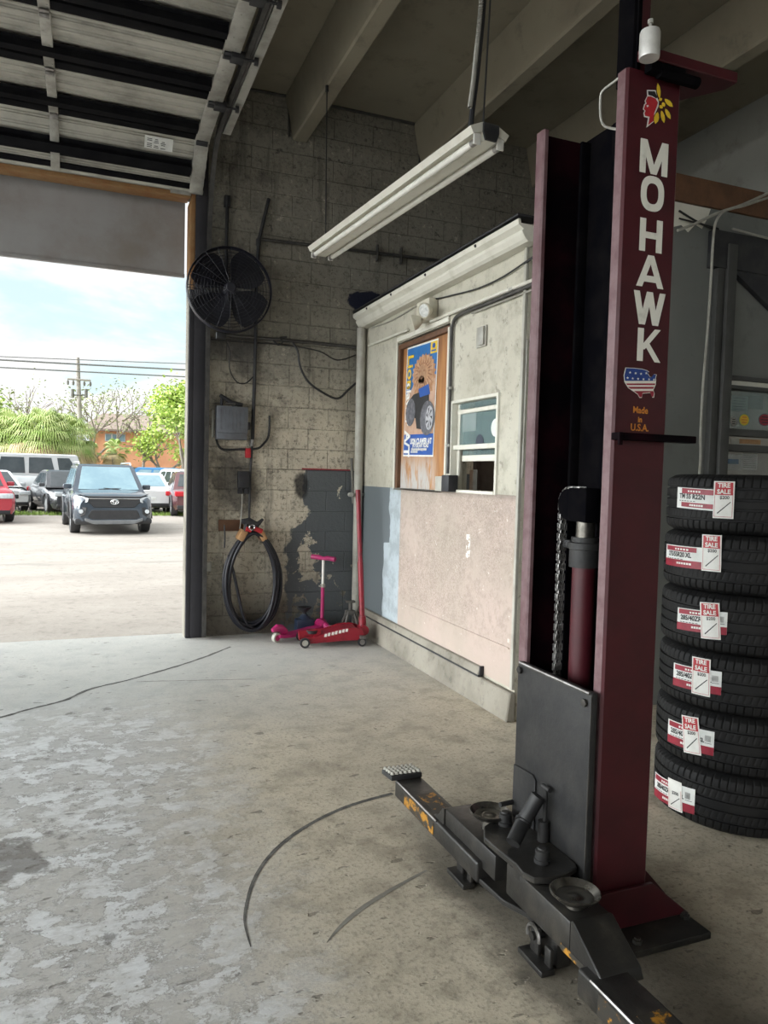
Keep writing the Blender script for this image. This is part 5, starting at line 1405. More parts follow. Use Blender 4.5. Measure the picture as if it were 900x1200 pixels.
specs = [  # label left centre px, right centre px, height, tag centre top px, bottom px, texts
 ((767,917),(814,940),.115,(790,914),(790.5,949),'285/40ZR22','lowest black tyre of the stack beside the lift column, resting on the floor'),
 ((782.6,855),(836.8,872),.108,(808,839),(811,884),'285/40ZR22','black tyre lying second from the bottom of the stack beside the lift column'),
 ((788,789),(844.5,801),.104,(820.5,770),(819.5,815.5),'285/40ZR22','black tyre lying third from the bottom of the stack beside the lift column'),
 ((793,724),(851.6,731),.100,(830.5,706),(832,749),'285/40ZR22','black tyre lying third from the top of the stack beside the lift column'),
 ((780,649),(838,656),.098,(833,626),(832,669),'275/55R20 XL','black tyre lying second from the top of the stack beside the lift column'),
 ((792,582.5),(846,587),.095,(847,564),(845,607.5),'TM 55 R22N','topmost black tyre of the stack beside the lift column, its tag reaching past its label'),
]
first = None
for k,(pl_,pr_,hh,tt,tb_,txt,lb) in enumerate(specs):
    root = thing('tyre', lb, 'tyre', (0,0,0), 'tyres stacked beside the lift column')
    if first is None:
        first = tyre_mesh().build('carcass', MAT['rubber'], root, smooth=28)
        rb = first
    else:
        rb = first.copy(); col.objects.link(rb); rb.parent = root
    ox = random.uniform(-.006,.006)
    rb.rotation_euler[2] = 0
    zb = .001+k*TW
    ca, cz_ = at_cyl(*pl_, TX, TY, TR+.002); cb, cz2 = at_cyl(*pr_, TX, TY, TR+.002)
    am = (ca+cb)/2; w = (cb-ca)*TR; zc_ = (cz_+cz2)/2-zb; sl = (cz2-cz_)/w
    zc_ = min(max(zc_, hh*.5+.006), TW-hh*.5-.006)
    sl = max(min(sl,.25),-.25)
    rad = TR+.0022
    f0 = cyl_fn(am, zc_, rad, sl)
    m = MB(); sheet(m, -w/2, w/2, -hh/2, hh/2, f0); pl2 = lab(m.build('size_label', MAT['paper'], root, smooth=60, normals=False), 'red and white paper size label')
    rad1 = rad+.0006; f1 = cyl_fn(am, zc_, rad1, sl)
    m = MB()
    if k == 5: sheet(m, -w*.36, w/2, hh*.22, hh*.47, f1); sheet(m, -w*.36, w*.5, -hh*.42, -hh*.2, f1)
    else: sheet(m, -w*.46, w*.22, hh*.24, hh*.46, f1); sheet(m, -w/2, w/2, -hh/2, -hh*.16, f1)
    m.build('red_band', MAT['crimson'], pl2, smooth=60, normals=False)
    f2 = cyl_fn(am, zc_, rad1+.0005, sl)
    def wrap(mb, t_, s_, x, y, b_=0., sx=1.): put_text(mb, t_, s_, lambda u,v: f2(x+u,y+v), b_, sx)
    m = MB(); wrap(m, txt, .030, -w*.12, .008, .0012, .95)
    for q in range(6): sheet(m, -w*.42+q*w*.07, -w*.37+q*w*.07, -.014, -.011, f2, 2)
    if k < 4:
        sheet(m, w*.34, w*.46, -.004, -.002, f2, 2); wrap(m, 'XL', .024, w*.27, .006, .001)
        for q in range(7): sheet(m, w*.34+q*.004, w*.345+q*.004, .004, hh*.30, f2, 1)
    m.build('lettering', MAT['ink'], pl2, smooth=0, normals=False)
    m = MB()
    for q in range(5): sheet(m, -w*.2+q*w*.06, -w*.16+q*w*.06, hh*.30, hh*.38, f2, 2)
    for q in range(6): sheet(m, -w*.15+q*w*.05, -w*.11+q*w*.05, -hh*.36, -hh*.27, f2, 2)
    m.build('white_lettering', MAT['white'], pl2, smooth=0, normals=False)
    # sale tag
    ta, tz = at_cyl(*tt, TX, TY, TR+.004); tb2, tz2 = at_cyl(*tb_, TX, TY, TR+.004)
    th_ = abs(tz-tz2); tw = .088; am2 = (ta+tb2)/2; zc2 = (tz+tz2)/2-zb
    th_ = min(th_, .168); zc2 = min(max(zc2, th_/2+.004), TW-th_/2-.002)
    rt = math.atan2((tb2-ta)*TR, -(th_))*0+ (tb2-ta)*TR/th_
    fT = lambda lay: cyl_fn(am2, zc2, TR+.0045+.0006*lay, 0, rt)
    m = MB(); sheet(m, -tw/2, tw/2, -th_/2, th_/2, fT(0), 8); tg = lab(m.build('sale_tag', MAT['white'], root, smooth=60, normals=False), 'white price tag' if k == 0 else 'white price tag with a red header')
    m = MB()
    if k:
        sheet(m, -tw*.43, tw*.43, th_*.13, th_*.47, fT(1), 8)
    e = .0016
    for a0_,b0_,c0_,d0_ in ((-tw*.44,tw*.44,-th_*.46,-th_*.46+e),(-tw*.44,-tw*.44+e,-th_*.46,th_*.2),(tw*.44-e,tw*.44,-th_*.46,th_*.2)): sheet(m, a0_,b0_,c0_,d0_, fT(1), 6)
    m.build('header', MAT['red'], tg, smooth=60, normals=False)
    if k:
        m = MB(); f3 = fT(2)
        put_text(m, 'TIRE', .027, lambda u,v: f3(u, th_*.385+v), .0009, 1.0); put_text(m, 'SALE', .027, lambda u,v: f3(u, th_*.215+v), .0009, 1.0)
        m.build('header_lettering', MAT['white'], tg, smooth=0, normals=False)
    m = MB(); f3 = fT(2)
    put_text(m, '$200', .02, lambda u,v: f3(u+.004, th_*.06+v), .0004, 1.0)
    vs = [m.bm.verts.new(f3(x,y)) for x,y in ((-tw*.3,-th_*.36),(-tw*.26,-th_*.38),(tw*.36,-th_*.06),(tw*.33,-th_*.045))]; m.face(vs)
    m.build('handwriting', MAT['ink'], tg, smooth=0, normals=False)
    root.location = (TX+ox, TY-ox, zb)

# ================================================================== SCOOTER, TROLLEY JACK AND SMALL THINGS IN THE CORNER
A = at(324,753,2,0); B = at(377,744,2,0)
A.z = B.z = 0
d = (B-A).normalized(); s = V(-d.y,d.x,0)
sc = thing('kick_scooter', 'pink three-wheeled child kick scooter standing by the back wall', 'scooter', A)
m = MB()
dk = []
L = (B-A).length
for t,w,z in ((.02,.045,.075),(.10,.055,.070),(.3,.062,.066),(.6,.062,.078),(.85,.055,.095),(.97,.05,.105)): dk.append((t*L,w,z))
top = [A+d*t+s*w+V(0,0,z) for t,w,z in dk]+[A+d*t-s*w+V(0,0,z) for t,w,z in dk[::-1]]
vt_ = [m.bm.verts.new(p) for p in top]; vb_ = [m.bm.verts.new(p-V(0,0,.028)) for p in top]; n = len(dk)
for i in range(n-1):
    m.face((vt_[i],vt_[i+1],vt_[2*n-2-i],vt_[2*n-1-i])); m.face((vb_[i+1],vb_[i],vb_[2*n-1-i],vb_[2*n-2-i]))
for i in range(2*n): m.face((vt_[i],vb_[i],vb_[(i+1)%(2*n)],vt_[(i+1)%(2*n)]))
m.build('deck', MAT['pink'], sc)
m = MB(); m.tube([A+d*.10+V(0,0,.085),A+d*.05+V(0,0,.125),A-d*.0+V(0,0,.135),A-d*.05+V(0,0,.118)], .04, 10, radii=[.03,.036,.034,.018]); m.build('rear_fender', MAT['pink'], sc)
m = MB(); m.tube([B-s*.0-d*.04+V(0,0,.09),B+V(0,0,.12),B+d*.02+V(0,0,.15)], .05, 14, radii=[.055,.062,.03]); m.tube([B-s*.115+V(0,0,.07),B-s*.05+V(0,0,.105),B+s*.05+V(0,0,.105),B+s*.115+V(0,0,.07)], .032, 10); m.build('front_pod', MAT['pink'], sc)
def wheel(mb_t, c, axv, r, w, name, par, mt, ht):
    a_ = MB(); a_.lathe([(r*.62,-w/2),(r*.95,-w/2),(r,-w*.3),(r,w*.3),(r*.95,w/2),(r*.62,w/2)], c, axv, 24, True); o = a_.build(name, mt, par)
    b_ = MB(); b_.lathe([(0,-w*.4),(r*.62,-w*.4),(r*.62,w*.4),(0,w*.4)], c, axv, 24); b_.build('hub', ht, o); return o
wheel(None, A+V(0,0,.045), s, .045, .04, 'wheel', sc, MAT['pvc'], MAT['pink'])
for q in (-1,1): wheel(None, B+s*q*.135+V(0,0,.058), s, .058, .03, 'wheel', sc, MAT['fan_dark'] if q > 0 else MAT['pvc'], MAT['jackstand'])
st = B+d*.0
m = MB(); m.cyl(st+V(0,0,.14),st+V(0,0,.475),.018,14); m.build('stem', MAT['pink'], sc)
m = MB(); m.cyl(st+V(0,0,.475),st+V(0,0,.735),.0135,14); lab(m.build('upper_stem', MAT['white'], sc),'white upper stem')
m = MB(); m.cyl(st+V(0,0,.465),st+V(0,0,.495),.024,14); m.cyl(st-d*.0-s*.0+V(0,0,.48),st-d*.045+V(0,0,.48),.008,8); m.build('clamp', MAT['pvc'], sc)
hd_ = (d*.35-s*.95).normalized()
m = MB()
m.tube([st-hd_*.13+V(0,0,.752),st-hd_*.05+V(0,0,.75),st+V(0,0,.742),st+hd_*.05+V(0,0,.75),st+hd_*.13+V(0,0,.742)], .02, 12, radii=[.024,.023,.019,.023,.024]); m.build('handlebar', MAT['pink'], sc)

A = at(357,759,2,0); B = at(424,757,2,0); A.z = B.z = 0
d = (B-A).normalized(); s = V(-d.y,d.x,0); L = (B-A).length     # s points away from the camera
jk = thing('trolley_jack', 'red trolley jack with an upright handle beside the scooter', 'jack', A)
W = .12
side = [(-.02,.045),(.0,.085),(.12,.095),(.26,.125),(.40,.165),(.52,.17),(.60,.155),(.63,.10),(.60,.055),(.40,.05),(.20,.04),(.03,.03)]
for q in (0,1):
    m = MB(); base = A+s*(2*W*q)
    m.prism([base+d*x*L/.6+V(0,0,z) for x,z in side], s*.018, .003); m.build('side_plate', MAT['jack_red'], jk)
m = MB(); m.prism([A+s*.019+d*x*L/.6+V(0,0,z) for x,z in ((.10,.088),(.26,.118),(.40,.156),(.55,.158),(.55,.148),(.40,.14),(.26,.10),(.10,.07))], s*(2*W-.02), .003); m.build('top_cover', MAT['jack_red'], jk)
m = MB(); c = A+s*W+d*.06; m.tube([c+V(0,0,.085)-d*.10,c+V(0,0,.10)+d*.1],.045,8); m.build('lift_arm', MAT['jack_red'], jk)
m = MB(); m.lathe([(0,.105),(.055,.105),(.058,.13),(.05,.135),(.045,.125),(0,.125)], c+d*.02, (0,0,1), 24); lab(m.build('saddle', MAT['dull_black'], jk),'black saddle')
for q in (0,1):
    wheel(None, A+s*(2*W*q+(-.012 if q == 0 else .03))+V(0,0,.045), s, .045, .03, 'front_wheel', jk, MAT['dull_black'], MAT['pvc'])
    wheel(None, B+s*(2*W*q+(-.012 if q == 0 else .03))+V(0,0,.04), s, .04, .025, 'rear_caster', jk, MAT['dull_black'], MAT['worn_steel'])
    m = MB(); m.boxc(B+s*(2*W*q+(-.012 if q==0 else .03))+V(0,0,.085), (.05,.05,.03), rotz(math.atan2(d.y,d.x)), .005); m.build('caster_bracket', MAT['worn_steel'], jk)
hb = B+s*W+d*.03+V(0,0,.13)
hp_ = at(419.5,574,1,hb.y+.12)
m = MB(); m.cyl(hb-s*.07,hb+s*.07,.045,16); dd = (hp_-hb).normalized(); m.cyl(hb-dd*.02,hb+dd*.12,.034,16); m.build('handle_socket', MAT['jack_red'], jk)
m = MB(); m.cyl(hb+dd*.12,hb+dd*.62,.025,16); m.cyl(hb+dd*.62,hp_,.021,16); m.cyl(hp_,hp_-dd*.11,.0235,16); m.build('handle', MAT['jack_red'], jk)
m = MB()
for i,x in enumerate((.20,.235,.275,.31,.35,.385,.42)):
    z = .085+max(0,(x-.16))*.19
    p = A-s*.0012+d*x*L/.6+V(0,0,z)
    m.prism([p, p+d*.022, p+d*.026+V(0,0,.028+.004*(i%2)), p+d*.004+V(0,0,.028)], s*.0008)
lab(m.build('lettering', MAT['white'], jk, smooth=0),'worn white lettering')

c = at(353,741,2,0); c.z = 0; c.y = min(c.y, 6.9)
bt = thing('oil_jug', 'dark blue oil jug with a black funnel in its neck behind the scooter', 'jug', c)
m = MB(); m.box(c.x-.09,c.x+.09,c.y-.06,c.y+.06,.002,.16,.02); m.tube([c+V(0,0,.15),c+V(0,0,.185),c+V(0,0,.2)],.05,14,radii=[.07,.035,.03]); m.build('body', MAT['navy_can'], bt)
m = MB(); m.lathe([(.016,.19),(.018,.215),(.066,.262),(.068,.268),(.060,.264),(.012,.216),(.010,.19)], c, (0,0,1), 24, True); m.build('funnel', MAT['dull_black'], bt)
c = at(408,733,2,0); c.z = 0; c.y = 6.86; c.x = 2.40
js = thing('jack_stand', 'dusty grey jack stand behind the trolley jack in the corner', 'jack stand', c)
m = MB()
for sx,sy in ((-1,-1),(1,-1),(1,1),(-1,1)):
    m.tube([c+V(sx*.09,sy*.07,.004),c+V(sx*.03,sy*.025,.20)], .014, 6)
m.boxc(c+V(0,0,.205),(.085,.075,.04),None,.006); m.box(c.x-.09,c.x+.09,c.y-.075,c.y-.062,.03,.05,.003)
m.build('stand', MAT['jackstand'], js)
m = MB(); m.cyl(c+V(0,0,.21),c+V(0,0,.30),.018,12); m.boxc(c+V(0,0,.31),(.09,.05,.022),None,.005); m.build('post', MAT['jackstand'], js)

# ================================================================== OUTSIDE
G = -.034
def atY(px, py, Y): return at(px, py, 1, Y)
def loft(mb, rings, cap=True):
    rs = [[mb.bm.verts.new(p) for p in r_] for r_ in rings]; n = len(rs[0])
    for a, b in zip(rs, rs[1:]):
        for k in range(n): mb.face((a[k],a[(k+1)%n],b[(k+1)%n],b[k]))
    if cap: mb.face(rs[0]); mb.face(rs[-1][::-1])
def car(label, cat, loc, rot, paint, L, W, H, kind='sedan', group='cars in the lot across from the doorway', glass='glass_dark', detail=False):
    """front looks down -y in its own frame"""
    root = thing('suv' if kind != 'sedan' else 'sedan', label, cat, (0,0,0), group)
    f, h = -L/2, W/2
    if kind == 'sedan':
        bel = H*.62; hood = H*.56; st = [(0,.30,.50*H,.80),(.05,.22,hood*.9,.93),(.27,.20,hood,.99),(.33,.20,bel,1.0),(.72,.20,bel,1.0),(.93,.22,bel*.99,.96),(1,.32,bel*.9,.86)]
        gh = (.24,.42,.66,.84,.72)
    elif kind == 'box':
        bel = H*.60; st = [(0,.40,bel*.86,.92),(.03,.34,bel*.92,.98),(.25,.32,bel*.97,1.0),(.3,.32,bel,1.0),(.96,.32,bel,1.0),(1,.36,bel*.97,.97)]
        gh = (.24,.31,.985,1.0,.90)
    else:
        bel = H*.62; hood = H*.605; st = [(0,.36,hood*.82,.84),(.02,.27,hood*.90,.93),(.06,.24,hood*.95,.98),(.25,.22,hood*1.02,1.0),(.31,.22,bel*1.02,1.0),(.9,.24,bel,1.0),(.98,.30,bel*.97,.96),(1,.4,bel*.9,.9)]
        gh = (.235,.40,.88,.985,.74)
    rings = []
    for t,zb,zt,k in st:
        y = f+L*t; w = h*k
        half = [(w*.90,zb),(w*.985,zb+.12),(w,zb+(zt-zb)*.55),(w*.97,zt-.10),(w*.90,zt-.02),(w*.72,zt+.012),(0,zt+.03)]
        rings.append([V(x,y,z) for x,z in half]+[V(-x,y,z) for x,z in half[-2::-1]])
    m = MB(); loft(m, rings); body = m.build('body', MAT[paint], root, smooth=35)
    b0,t0,t1,b1,tk = [f+L*q if i < 4 else q for i,q in enumerate(gh)]
    zb, zt = bel-.03, H
    def gp(t, s, u, out=0):
        """point on the glasshouse: u 0 at the belt, 1 at the roof; t 0..1 front to rear; s -1..1 across"""
        y = (b0+(t0-b0)*u)*(1-t)+(b1+(t1-b1)*u)*t; x = s*h*(.92+(tk-.92)*u)
        return V(x+out*s, y, zb+(zt-.05-zb)*u)
    m = MB()
    rr = []
    for u in (0,.5,1):
        rr.append([gp(0,-1,u),gp(0,1,u),gp(1,1,u),gp(1,-1,u)])
    top_ = [V(p.x*.86, p.y+(.12 if i < 2 else -.12), zt) for i,p in enumerate(rr[-1])]
    rr.append(top_); loft(m, rr); m.build('roof', MAT[paint], root, smooth=20)
    gm = MAT[glass]
    def quadpart(name, P, off, mat):
        m = MB(); n_ = (P[1]-P[0]).cross(P[3]-P[0]).normalized(); ctr = sum(P,V(0,0,0))/len(P)
        if n_.dot(ctr-V(0,(b0+b1)/2,(zb+zt)/2)) < 0: n_ = -n_
        m.prism([p+n_*.004 for p in P], n_*off, .002); return m.build(name, mat, root, smooth=0)
    quadpart('windshield', [gp(0,-.86,.06),gp(0,.86,.06),gp(0,.84,.97),gp(0,-.84,.97)], .006, gm)
    quadpart('rear_window', [gp(1,-.84,.18),gp(1,.84,.18),gp(1,.80,.92),gp(1,-.80,.92)], .006, gm)
    cuts = {'sedan': ((.10,.46),(.50,.86)), 'box': ((.06,.28),(.33,.62),(.66,.97)), 'suv': ((.08,.40),(.43,.72),(.75,.93))}[kind]
    for s in (-1,1):
        for a, b in cuts: quadpart('side_window', [gp(a,s,.12),gp(b,s,.12),gp(b-(.02 if b<.8 else .04),s,.88),gp(a+.05*(a<.2),s,.88)], .005, gm)
    wr = .33 if kind == 'sedan' else .37
    for s in (-1,1):
        for t in (.19,.81) if kind != 'box' else (.17,.80):
            c = V(s*(h-.11), f+L*t, wr)
            m = MB(); m.lathe([(wr*.66,-.11),(wr*.96,-.11),(wr,-.08),(wr,.08),(wr*.96,.11),(wr*.66,.11)], c, (1,0,0), 28, True); w_ = m.build('wheel', MAT['plastic_black'], root)
            m = MB(); m.lathe([(0,-.09),(wr*.66,-.10),(wr*.66,.10),(0,.09)], c, (1,0,0), 10); m.build('rim', MAT['car_silver'], w_)
            m = MB(); m.tube([V(s*(h+.004), c.y+(wr+.045)*math.cos(a), c.z+(wr+.045)*math.sin(a)) for a in [PI*i/12 for i in range(13)]], .03, 6); m.build('wheel_arch', MAT['plastic_black'], root)
    for s in (-1,1):   # mirrors
        m = MB(); p = gp(.09,s,.1); m.boxc(p+V(s*.12,-.03,.04), (.20,.10,.13), None, .03); m.build('mirror', MAT[paint], root)
    if kind == 'sedan' or (kind == 'suv' and not detail):
        yb = L/2
        for s in (-1,1):
            m = MB(); m.boxc(V(s*h*.76, yb-.05, bel*.83), (h*.36,.20,.17), None, .03); m.build('tail_lamp', MAT['lamp_red'], root)
            m = MB(); m.boxc(V(s*h*.68, f+.06, bel*.76), (h*.40,.20,.14), None, .03); m.build('headlight', MAT['lamp_clear'], root)
        m = MB(); m.boxc(V(0,f+.03,bel*.62),(h*.9,.10,.14),None,.02); m.build('grille', MAT['plastic_black'], root)
        m = MB(); m.boxc(V(0,yb-.02,bel*.62),(.34,.05,.12),None,.008); m.build('license_plate', MAT['paper'], root)
        m = MB(); m.boxc(V(0,yb-.04,.34),(h*1.7,.12,.14),None,.03); m.build('rear_bumper', MAT['plastic_black'], root)
        m = MB(); m.boxc(V(0,f+.05,.32),(h*1.6,.12,.12),None,.03); m.build('front_bumper', MAT['plastic_black'], root)
    if kind == 'box':
        m = MB(); m.lathe([(.16,-.1),(.34,-.1),(.36,-.07),(.36,.07),(.34,.1),(.16,.1)], V(0,L/2+.12,1.0), (0,1,0), 24, True); m.build('spare_wheel', MAT['plastic_black'], root)
        m = MB(); m.box(-h*1.03,h*1.03,f+.1,f+.4,.45,.62,.03); m.box(-h*1.01,-h*.96,f+.6,L/2-.4,.42,.56,.02); m.box(h*.96,h*1.01,f+.6,L/2-.4,.42,.56,.02); m.build('side_step', MAT['plastic_black'], root)
        for s in (-1,1):
            m = MB(); m.boxc(V(s*h*.7,f-.01,bel*.72),(.22,.06,.2),None,.05); m.build('headlight', MAT['lamp_clear'], root)
    if detail:
        yf = f-.0
        m = MB(); m.prism([V(x,yf-.012,z) for x,z in ((-.56,.86),(.56,.86),(.60,.80),(.46,.66),(-.46,.66),(-.60,.80))], (0,.12,0), .012); g_ = m.build('grille', MAT['plastic_black'], root)
        m = MB()
        for q in range(4): m.box(-.47-.03*q,.47+.03*q,yf-.02,yf-.012,.685+q*.04,.700+q*.04)
        m.build('grille_bar', MAT['car_dark'], g_)
        m = MB(); m.box(-.60,.60,yf-.022,yf+.05,.865,.885,.006); m.build('chrome_strip', MAT['chrome'], g_)
        e_ = MB(); ec_ = V(0,yf-.03,.80)
        for ru,rv in ((.088,.060),(.034,.056),(.060,.026)): e_.tube([ec_+V(ru*math.cos(2*PI*i/24),0,rv*math.sin(2*PI*i/24)+(.016 if rv < .04 else 0)) for i in range(24)], .008, 6, True)
        e_.build('emblem', MAT['chrome'], g_)
        for s in (-1,1):
            m = MB(); m.prism([V(s*x,yf+y_,z) for x,y_,z in ((.58,-.03,.88),(.86,.16,.95),(.90,.24,.86),(.74,.03,.75),(.60,-.03,.79))], (0,.14,0), .01); m.build('headlight', MAT['lamp_clear'], root)
            m = MB(); m.prism([V(s*x,yf+y_,z) for x,y_,z in ((.62,-.05,.66),(.84,.06,.70),(.85,.08,.52),(.76,-.01,.44),(.66,-.05,.50))], (0,.14,0), .01); fg = m.build('fog_lamp_bezel', MAT['plastic_black'], root)
            m = MB(); m.lathe([(0,-.02),(.05,-.02),(.05,.02),(0,.02)], V(s*.75,yf-.03,.57), (0,1,0), 16); m.build('fog_lamp', MAT['lamp_clear'], fg)
        m = MB(); m.prism([V(x,yf-.01,z) for x,z in ((-.52,.60),(.52,.60),(.60,.44),(.50,.38),(-.50,.38),(-.60,.44))], (0,.1,0), .012); lg = m.build('lower_grille', MAT['plastic_black'], root)
        m = MB(); m.prism([V(x,yf-.03,z) for x,z in ((-.66,.42),(-.5,.36),(.5,.36),(.66,.42),(.66,.34),(.46,.26),(-.46,.26),(-.66,.34))], (0,.16,0), .015); m.build('skid_plate', MAT['skid_grey'], root)
        m = MB(); m.box(-.88,.88,yf+.03,yf+.2,.26,.40,.04); m.build('bumper_cladding', MAT['plastic_black'], root)
        m = MB(); m.prism([V(x,yf+y_,z) for x,y_,z in ((-.86,.25,1.0),(-.60,.0,.93),(.60,.0,.93),(.86,.25,1.0),(.60,.02,.905),(-.60,.02,.905))], (0,.10,0), .008); m.build('hood_lip', MAT['car_dark'], root)
        for s in (-1,1):
            m = MB(); m.tube([gp(.04,s*.93,1)+V(0,.05,.03),gp(.08,s*.93,1)+V(0,.1,.10),gp(.92,s*.93,1)+V(0,0,.10),gp(.96,s*.93,1)+V(0,0,.03)], .022, 8); m.build('roof_rail', MAT['car_silver'], root)
            m = MB(); m.tube([gp(.0,s*.3,.06)+V(0,-.012,.01), gp(.0,-s*.25+.1,.12)+V(0,-.012,.0)], .010, 6); m.build('wiper', MAT['plastic_black'], root)
    root.location = loc; root.rotation_euler = (0,0,rot)
    return root
def Xat(px, Y): return atY(px, 553, Y).x

car('slate blue compact SUV facing the doorway in the middle of the lot', 'car', (Xat(122,21.1),21.25,G), R(5), 'car_grey', 4.6, 1.855, 1.70, 'suv', None, 'glass_blue', True)
car('boxy silver off-road SUV parked side-on behind the slate blue SUV', 'car', (Xat(66,33.5),33.5,G), R(88), 'car_silver', 4.4, 1.88, 2.12, 'box')
car('white sedan parked at the left, in front of the boxy silver SUV', 'car', (Xat(-2,30.3)-.35,30.4,G), R(20), 'car_white', 4.6, 1.8, 1.45)
car('dark grey sedan squeezed between the white sedan and the slate blue SUV', 'car', (Xat(75,29.0),29.2,G), R(14), 'car_dark', 4.5, 1.78, 1.50)
car('red car cut off by the left edge of the photograph', 'car', (Xat(-14,25.0)-.45,24.9,G), R(14), 'car_red', 4.5, 1.8, 1.62, 'suv')
car('white sedan seen from behind with red tail lamps, right of the slate blue SUV', 'car', (Xat(167,29.8),30.0,G), R(184), 'car_white', 4.6, 1.76, 1.48, 'sedan', 'cars in the lot across from the doorway', 'glass_blue')
car('bright blue car behind the rear-facing white sedan', 'car', (Xat(171,40.0),40.2,G), R(-96), 'car_blue', 4.3, 1.75, 1.72, 'suv', 'cars in the lot across from the doorway', 'glass_blue')
car('white SUV seen from behind at the far right of the lot', 'car', (Xat(211,34.6),34.9,G), R(192), 'car_white', 4.5, 1.85, 1.66, 'suv')
car('dark plum car partly hidden by the right door jamb', 'car', (Xat(226,28.2),28.4,G), R(180), 'car_plum', 4.5, 1.8, 1.55)

# grass verge
m = MB()
gx0, gx1 = -9, 7
for i in range(5200):
    x = random.uniform(gx0,gx1); y = random.uniform(26.9,28.1); hgt = random.uniform(.04,.14); a = random.uniform(0,PI); w = .022
    dx, dy = math.cos(a)*w, math.sin(a)*w
    m.face([m.bm.verts.new(V(x-dx,y-dy,G)), m.bm.verts.new(V(x+dx,y+dy,G)), m.bm.verts.new(V(x+random.uniform(-.03,.03),y+random.uniform(-.03,.03),G+hgt))])
o = tag(m.build('grass', MAT['grass'], smooth=0, normals=False), 'strip of rough grass between the lot and the parked cars', 'grass'); o['kind'] = 'stuff'

# palms
def fan_palm(x, y, h, r_, label, n=80, group='bushy fan palms beyond the cars'):
    root = thing('fan_palm', label, 'palm', (x,y,G), group)
    m = MB(); m.tube([V(x,y,G),V(x+.05,y,h*.5),V(x,y,h)], .16, 8, radii=[.22,.17,.15]); m.build('trunk', MAT['bark'], root)
    for dead in (0,1):
        m = MB()
        for i in range(n if not dead else n//2):
            az = random.uniform(0,2*PI); el_ = random.uniform(-.45,1.45) if not dead else random.uniform(-.9,-.2)
            dv = V(math.cos(az)*math.cos(el_),math.sin(az)*math.cos(el_),math.sin(el_)); L = r_*random.uniform(.45,.7)
            p = V(x,y,h)+dv*L; m.tube([V(x,y,h),p], .012, 4)
            sdv = dv.cross(V(0,0,1)).normalized(); up = sdv.cross(dv)
            for k in range(15):
                q = -1.25+2.5*k/14; ld = (dv*math.cos(q)+sdv*math.sin(q)); ll = r_*.62*(1-.18*abs(q))
                mid = p+ld*ll*.55+V(0,0,-.02); tip = p+ld*ll+V(0,0,-.62*ll*(1 if not dead else 1.2)); w = up.cross(ld).normalized()*.028
                a = m.bm.verts.new(p); b = m.bm.verts.new(mid+w); c = m.bm.verts.new(tip); e = m.bm.verts.new(mid-w); m.face((a,b,c,e))
        m.build('dry_skirt' if dead else 'crown', MAT['frond_dry'] if dead else MAT['frond'], root, smooth=0, normals=False)
    return root
Yp_ = 44.
for px,py,rr,lb in ((47,512,1.75,'tall fan palm in the middle of the palm clump'),(12,514,1.65,'fan palm at the left of the palm clump'),(80,516,1.55,'fan palm at the right of the palm clump beside the utility pole'),(-22,515,1.7,'fan palm cut by the left edge of the photograph'),(30,521,1.3,'smaller fan palm low in the palm clump between the left and middle palms'),(66,524,1.25,'smaller fan palm low in the palm clump between the middle and right palms')):
    p = atY(px,py,Yp_+random.uniform(-1,1)); fan_palm(p.x,p.y,p.z,rr,lb)
for px,py,rr,lb in ((103,529,.75,'little fan palm at the foot of the utility pole'),(134,530,.85,'little fan palm in front of the orange house window')):
    p = atY(px,py,46); fan_palm(p.x,p.y,p.z,rr,lb,22,'small fan palms before the orange house')

# trees
def tree(name, label, x, y, h, crown, nleaf, leafmat, leafsize, spread, group='broadleaf trees beyond the lot', trunk_r=.14):
    root = thing(name, label, 'tree', (x,y,G), group)
    tips = []; m = MB()
    def grow(p, d, L, r_, lev):
        q = p+d*L; mid = (p+q)/2+V(random.uniform(-.06,.06),random.uniform(-.06,.06),0)*L
        m.tube([p,mid,q], r_, 6 if lev < 2 else 4, radii=[r_,r_*.85,r_*.68])
        if lev >= crown: tips.append((q,d)); return
        for i in range(3 if lev < 3 else 2):
            nd = (d+V(random.gauss(0,spread),random.gauss(0,spread),random.gauss(.12,spread*.6))).normalized()
            grow(q, nd, L*random.uniform(.62,.85), r_*.62, lev+1)
        if lev > 1: tips.append((q,d))
    grow(V(x,y,G), V(.06,0,1).normalized(), h*.30, trunk_r, 0)
    m.build('trunk', MAT['bark'], root, smooth=60)
    m = MB()
    for i in range(nleaf):
        q,d = random.choice(tips); p = q+V(random.gauss(0,1),random.gauss(0,1),random.gauss(0,1))*h*.055
        u = V(random.gauss(0,1),random.gauss(0,1),random.gauss(0,.6)).normalized(); w = u.cross(V(random.gauss(0,1),random.gauss(0,1),random.gauss(0,1))).normalized(); s_ = leafsize*random.uniform(.6,1.2)
        m.face([m.bm.verts.new(p-u*s_),m.bm.verts.new(p+w*s_*.5),m.bm.verts.new(p+u*s_),m.bm.verts.new(p-w*s_*.5)])
    m.build('foliage', MAT[leafmat], root, smooth=0, normals=False)
    return root
def TX_(px, Y): return Xat(px, Y)
tree('sparse_tree', 'thin sparsely leaved tree behind the utility pole', TX_(108,51), 51, 7.4, 4, 900, 'leaf_dull', .11, .42)
tree('sparse_tree', 'nearly bare tree over the roof of the orange house', TX_(166,52.5), 52.5, 7.0, 4, 420, 'leaf_dull', .10, .45)
tree('sparse_tree', 'pale bare-topped tree showing above the palm clump', TX_(36,52), 52, 7.2, 4, 420, 'leaf_dull', .10, .5)
tree('leafy_tree', 'bright yellow-green tree at the right of the doorway view', TX_(212,43), 43, 6.2, 4, 4200, 'leaf_y', .14, .42)
tree('leafy_tree', 'bright green tree partly hidden by the door jamb', TX_(232,45), 45, 7.6, 4, 5200, 'leaf', .15, .42)
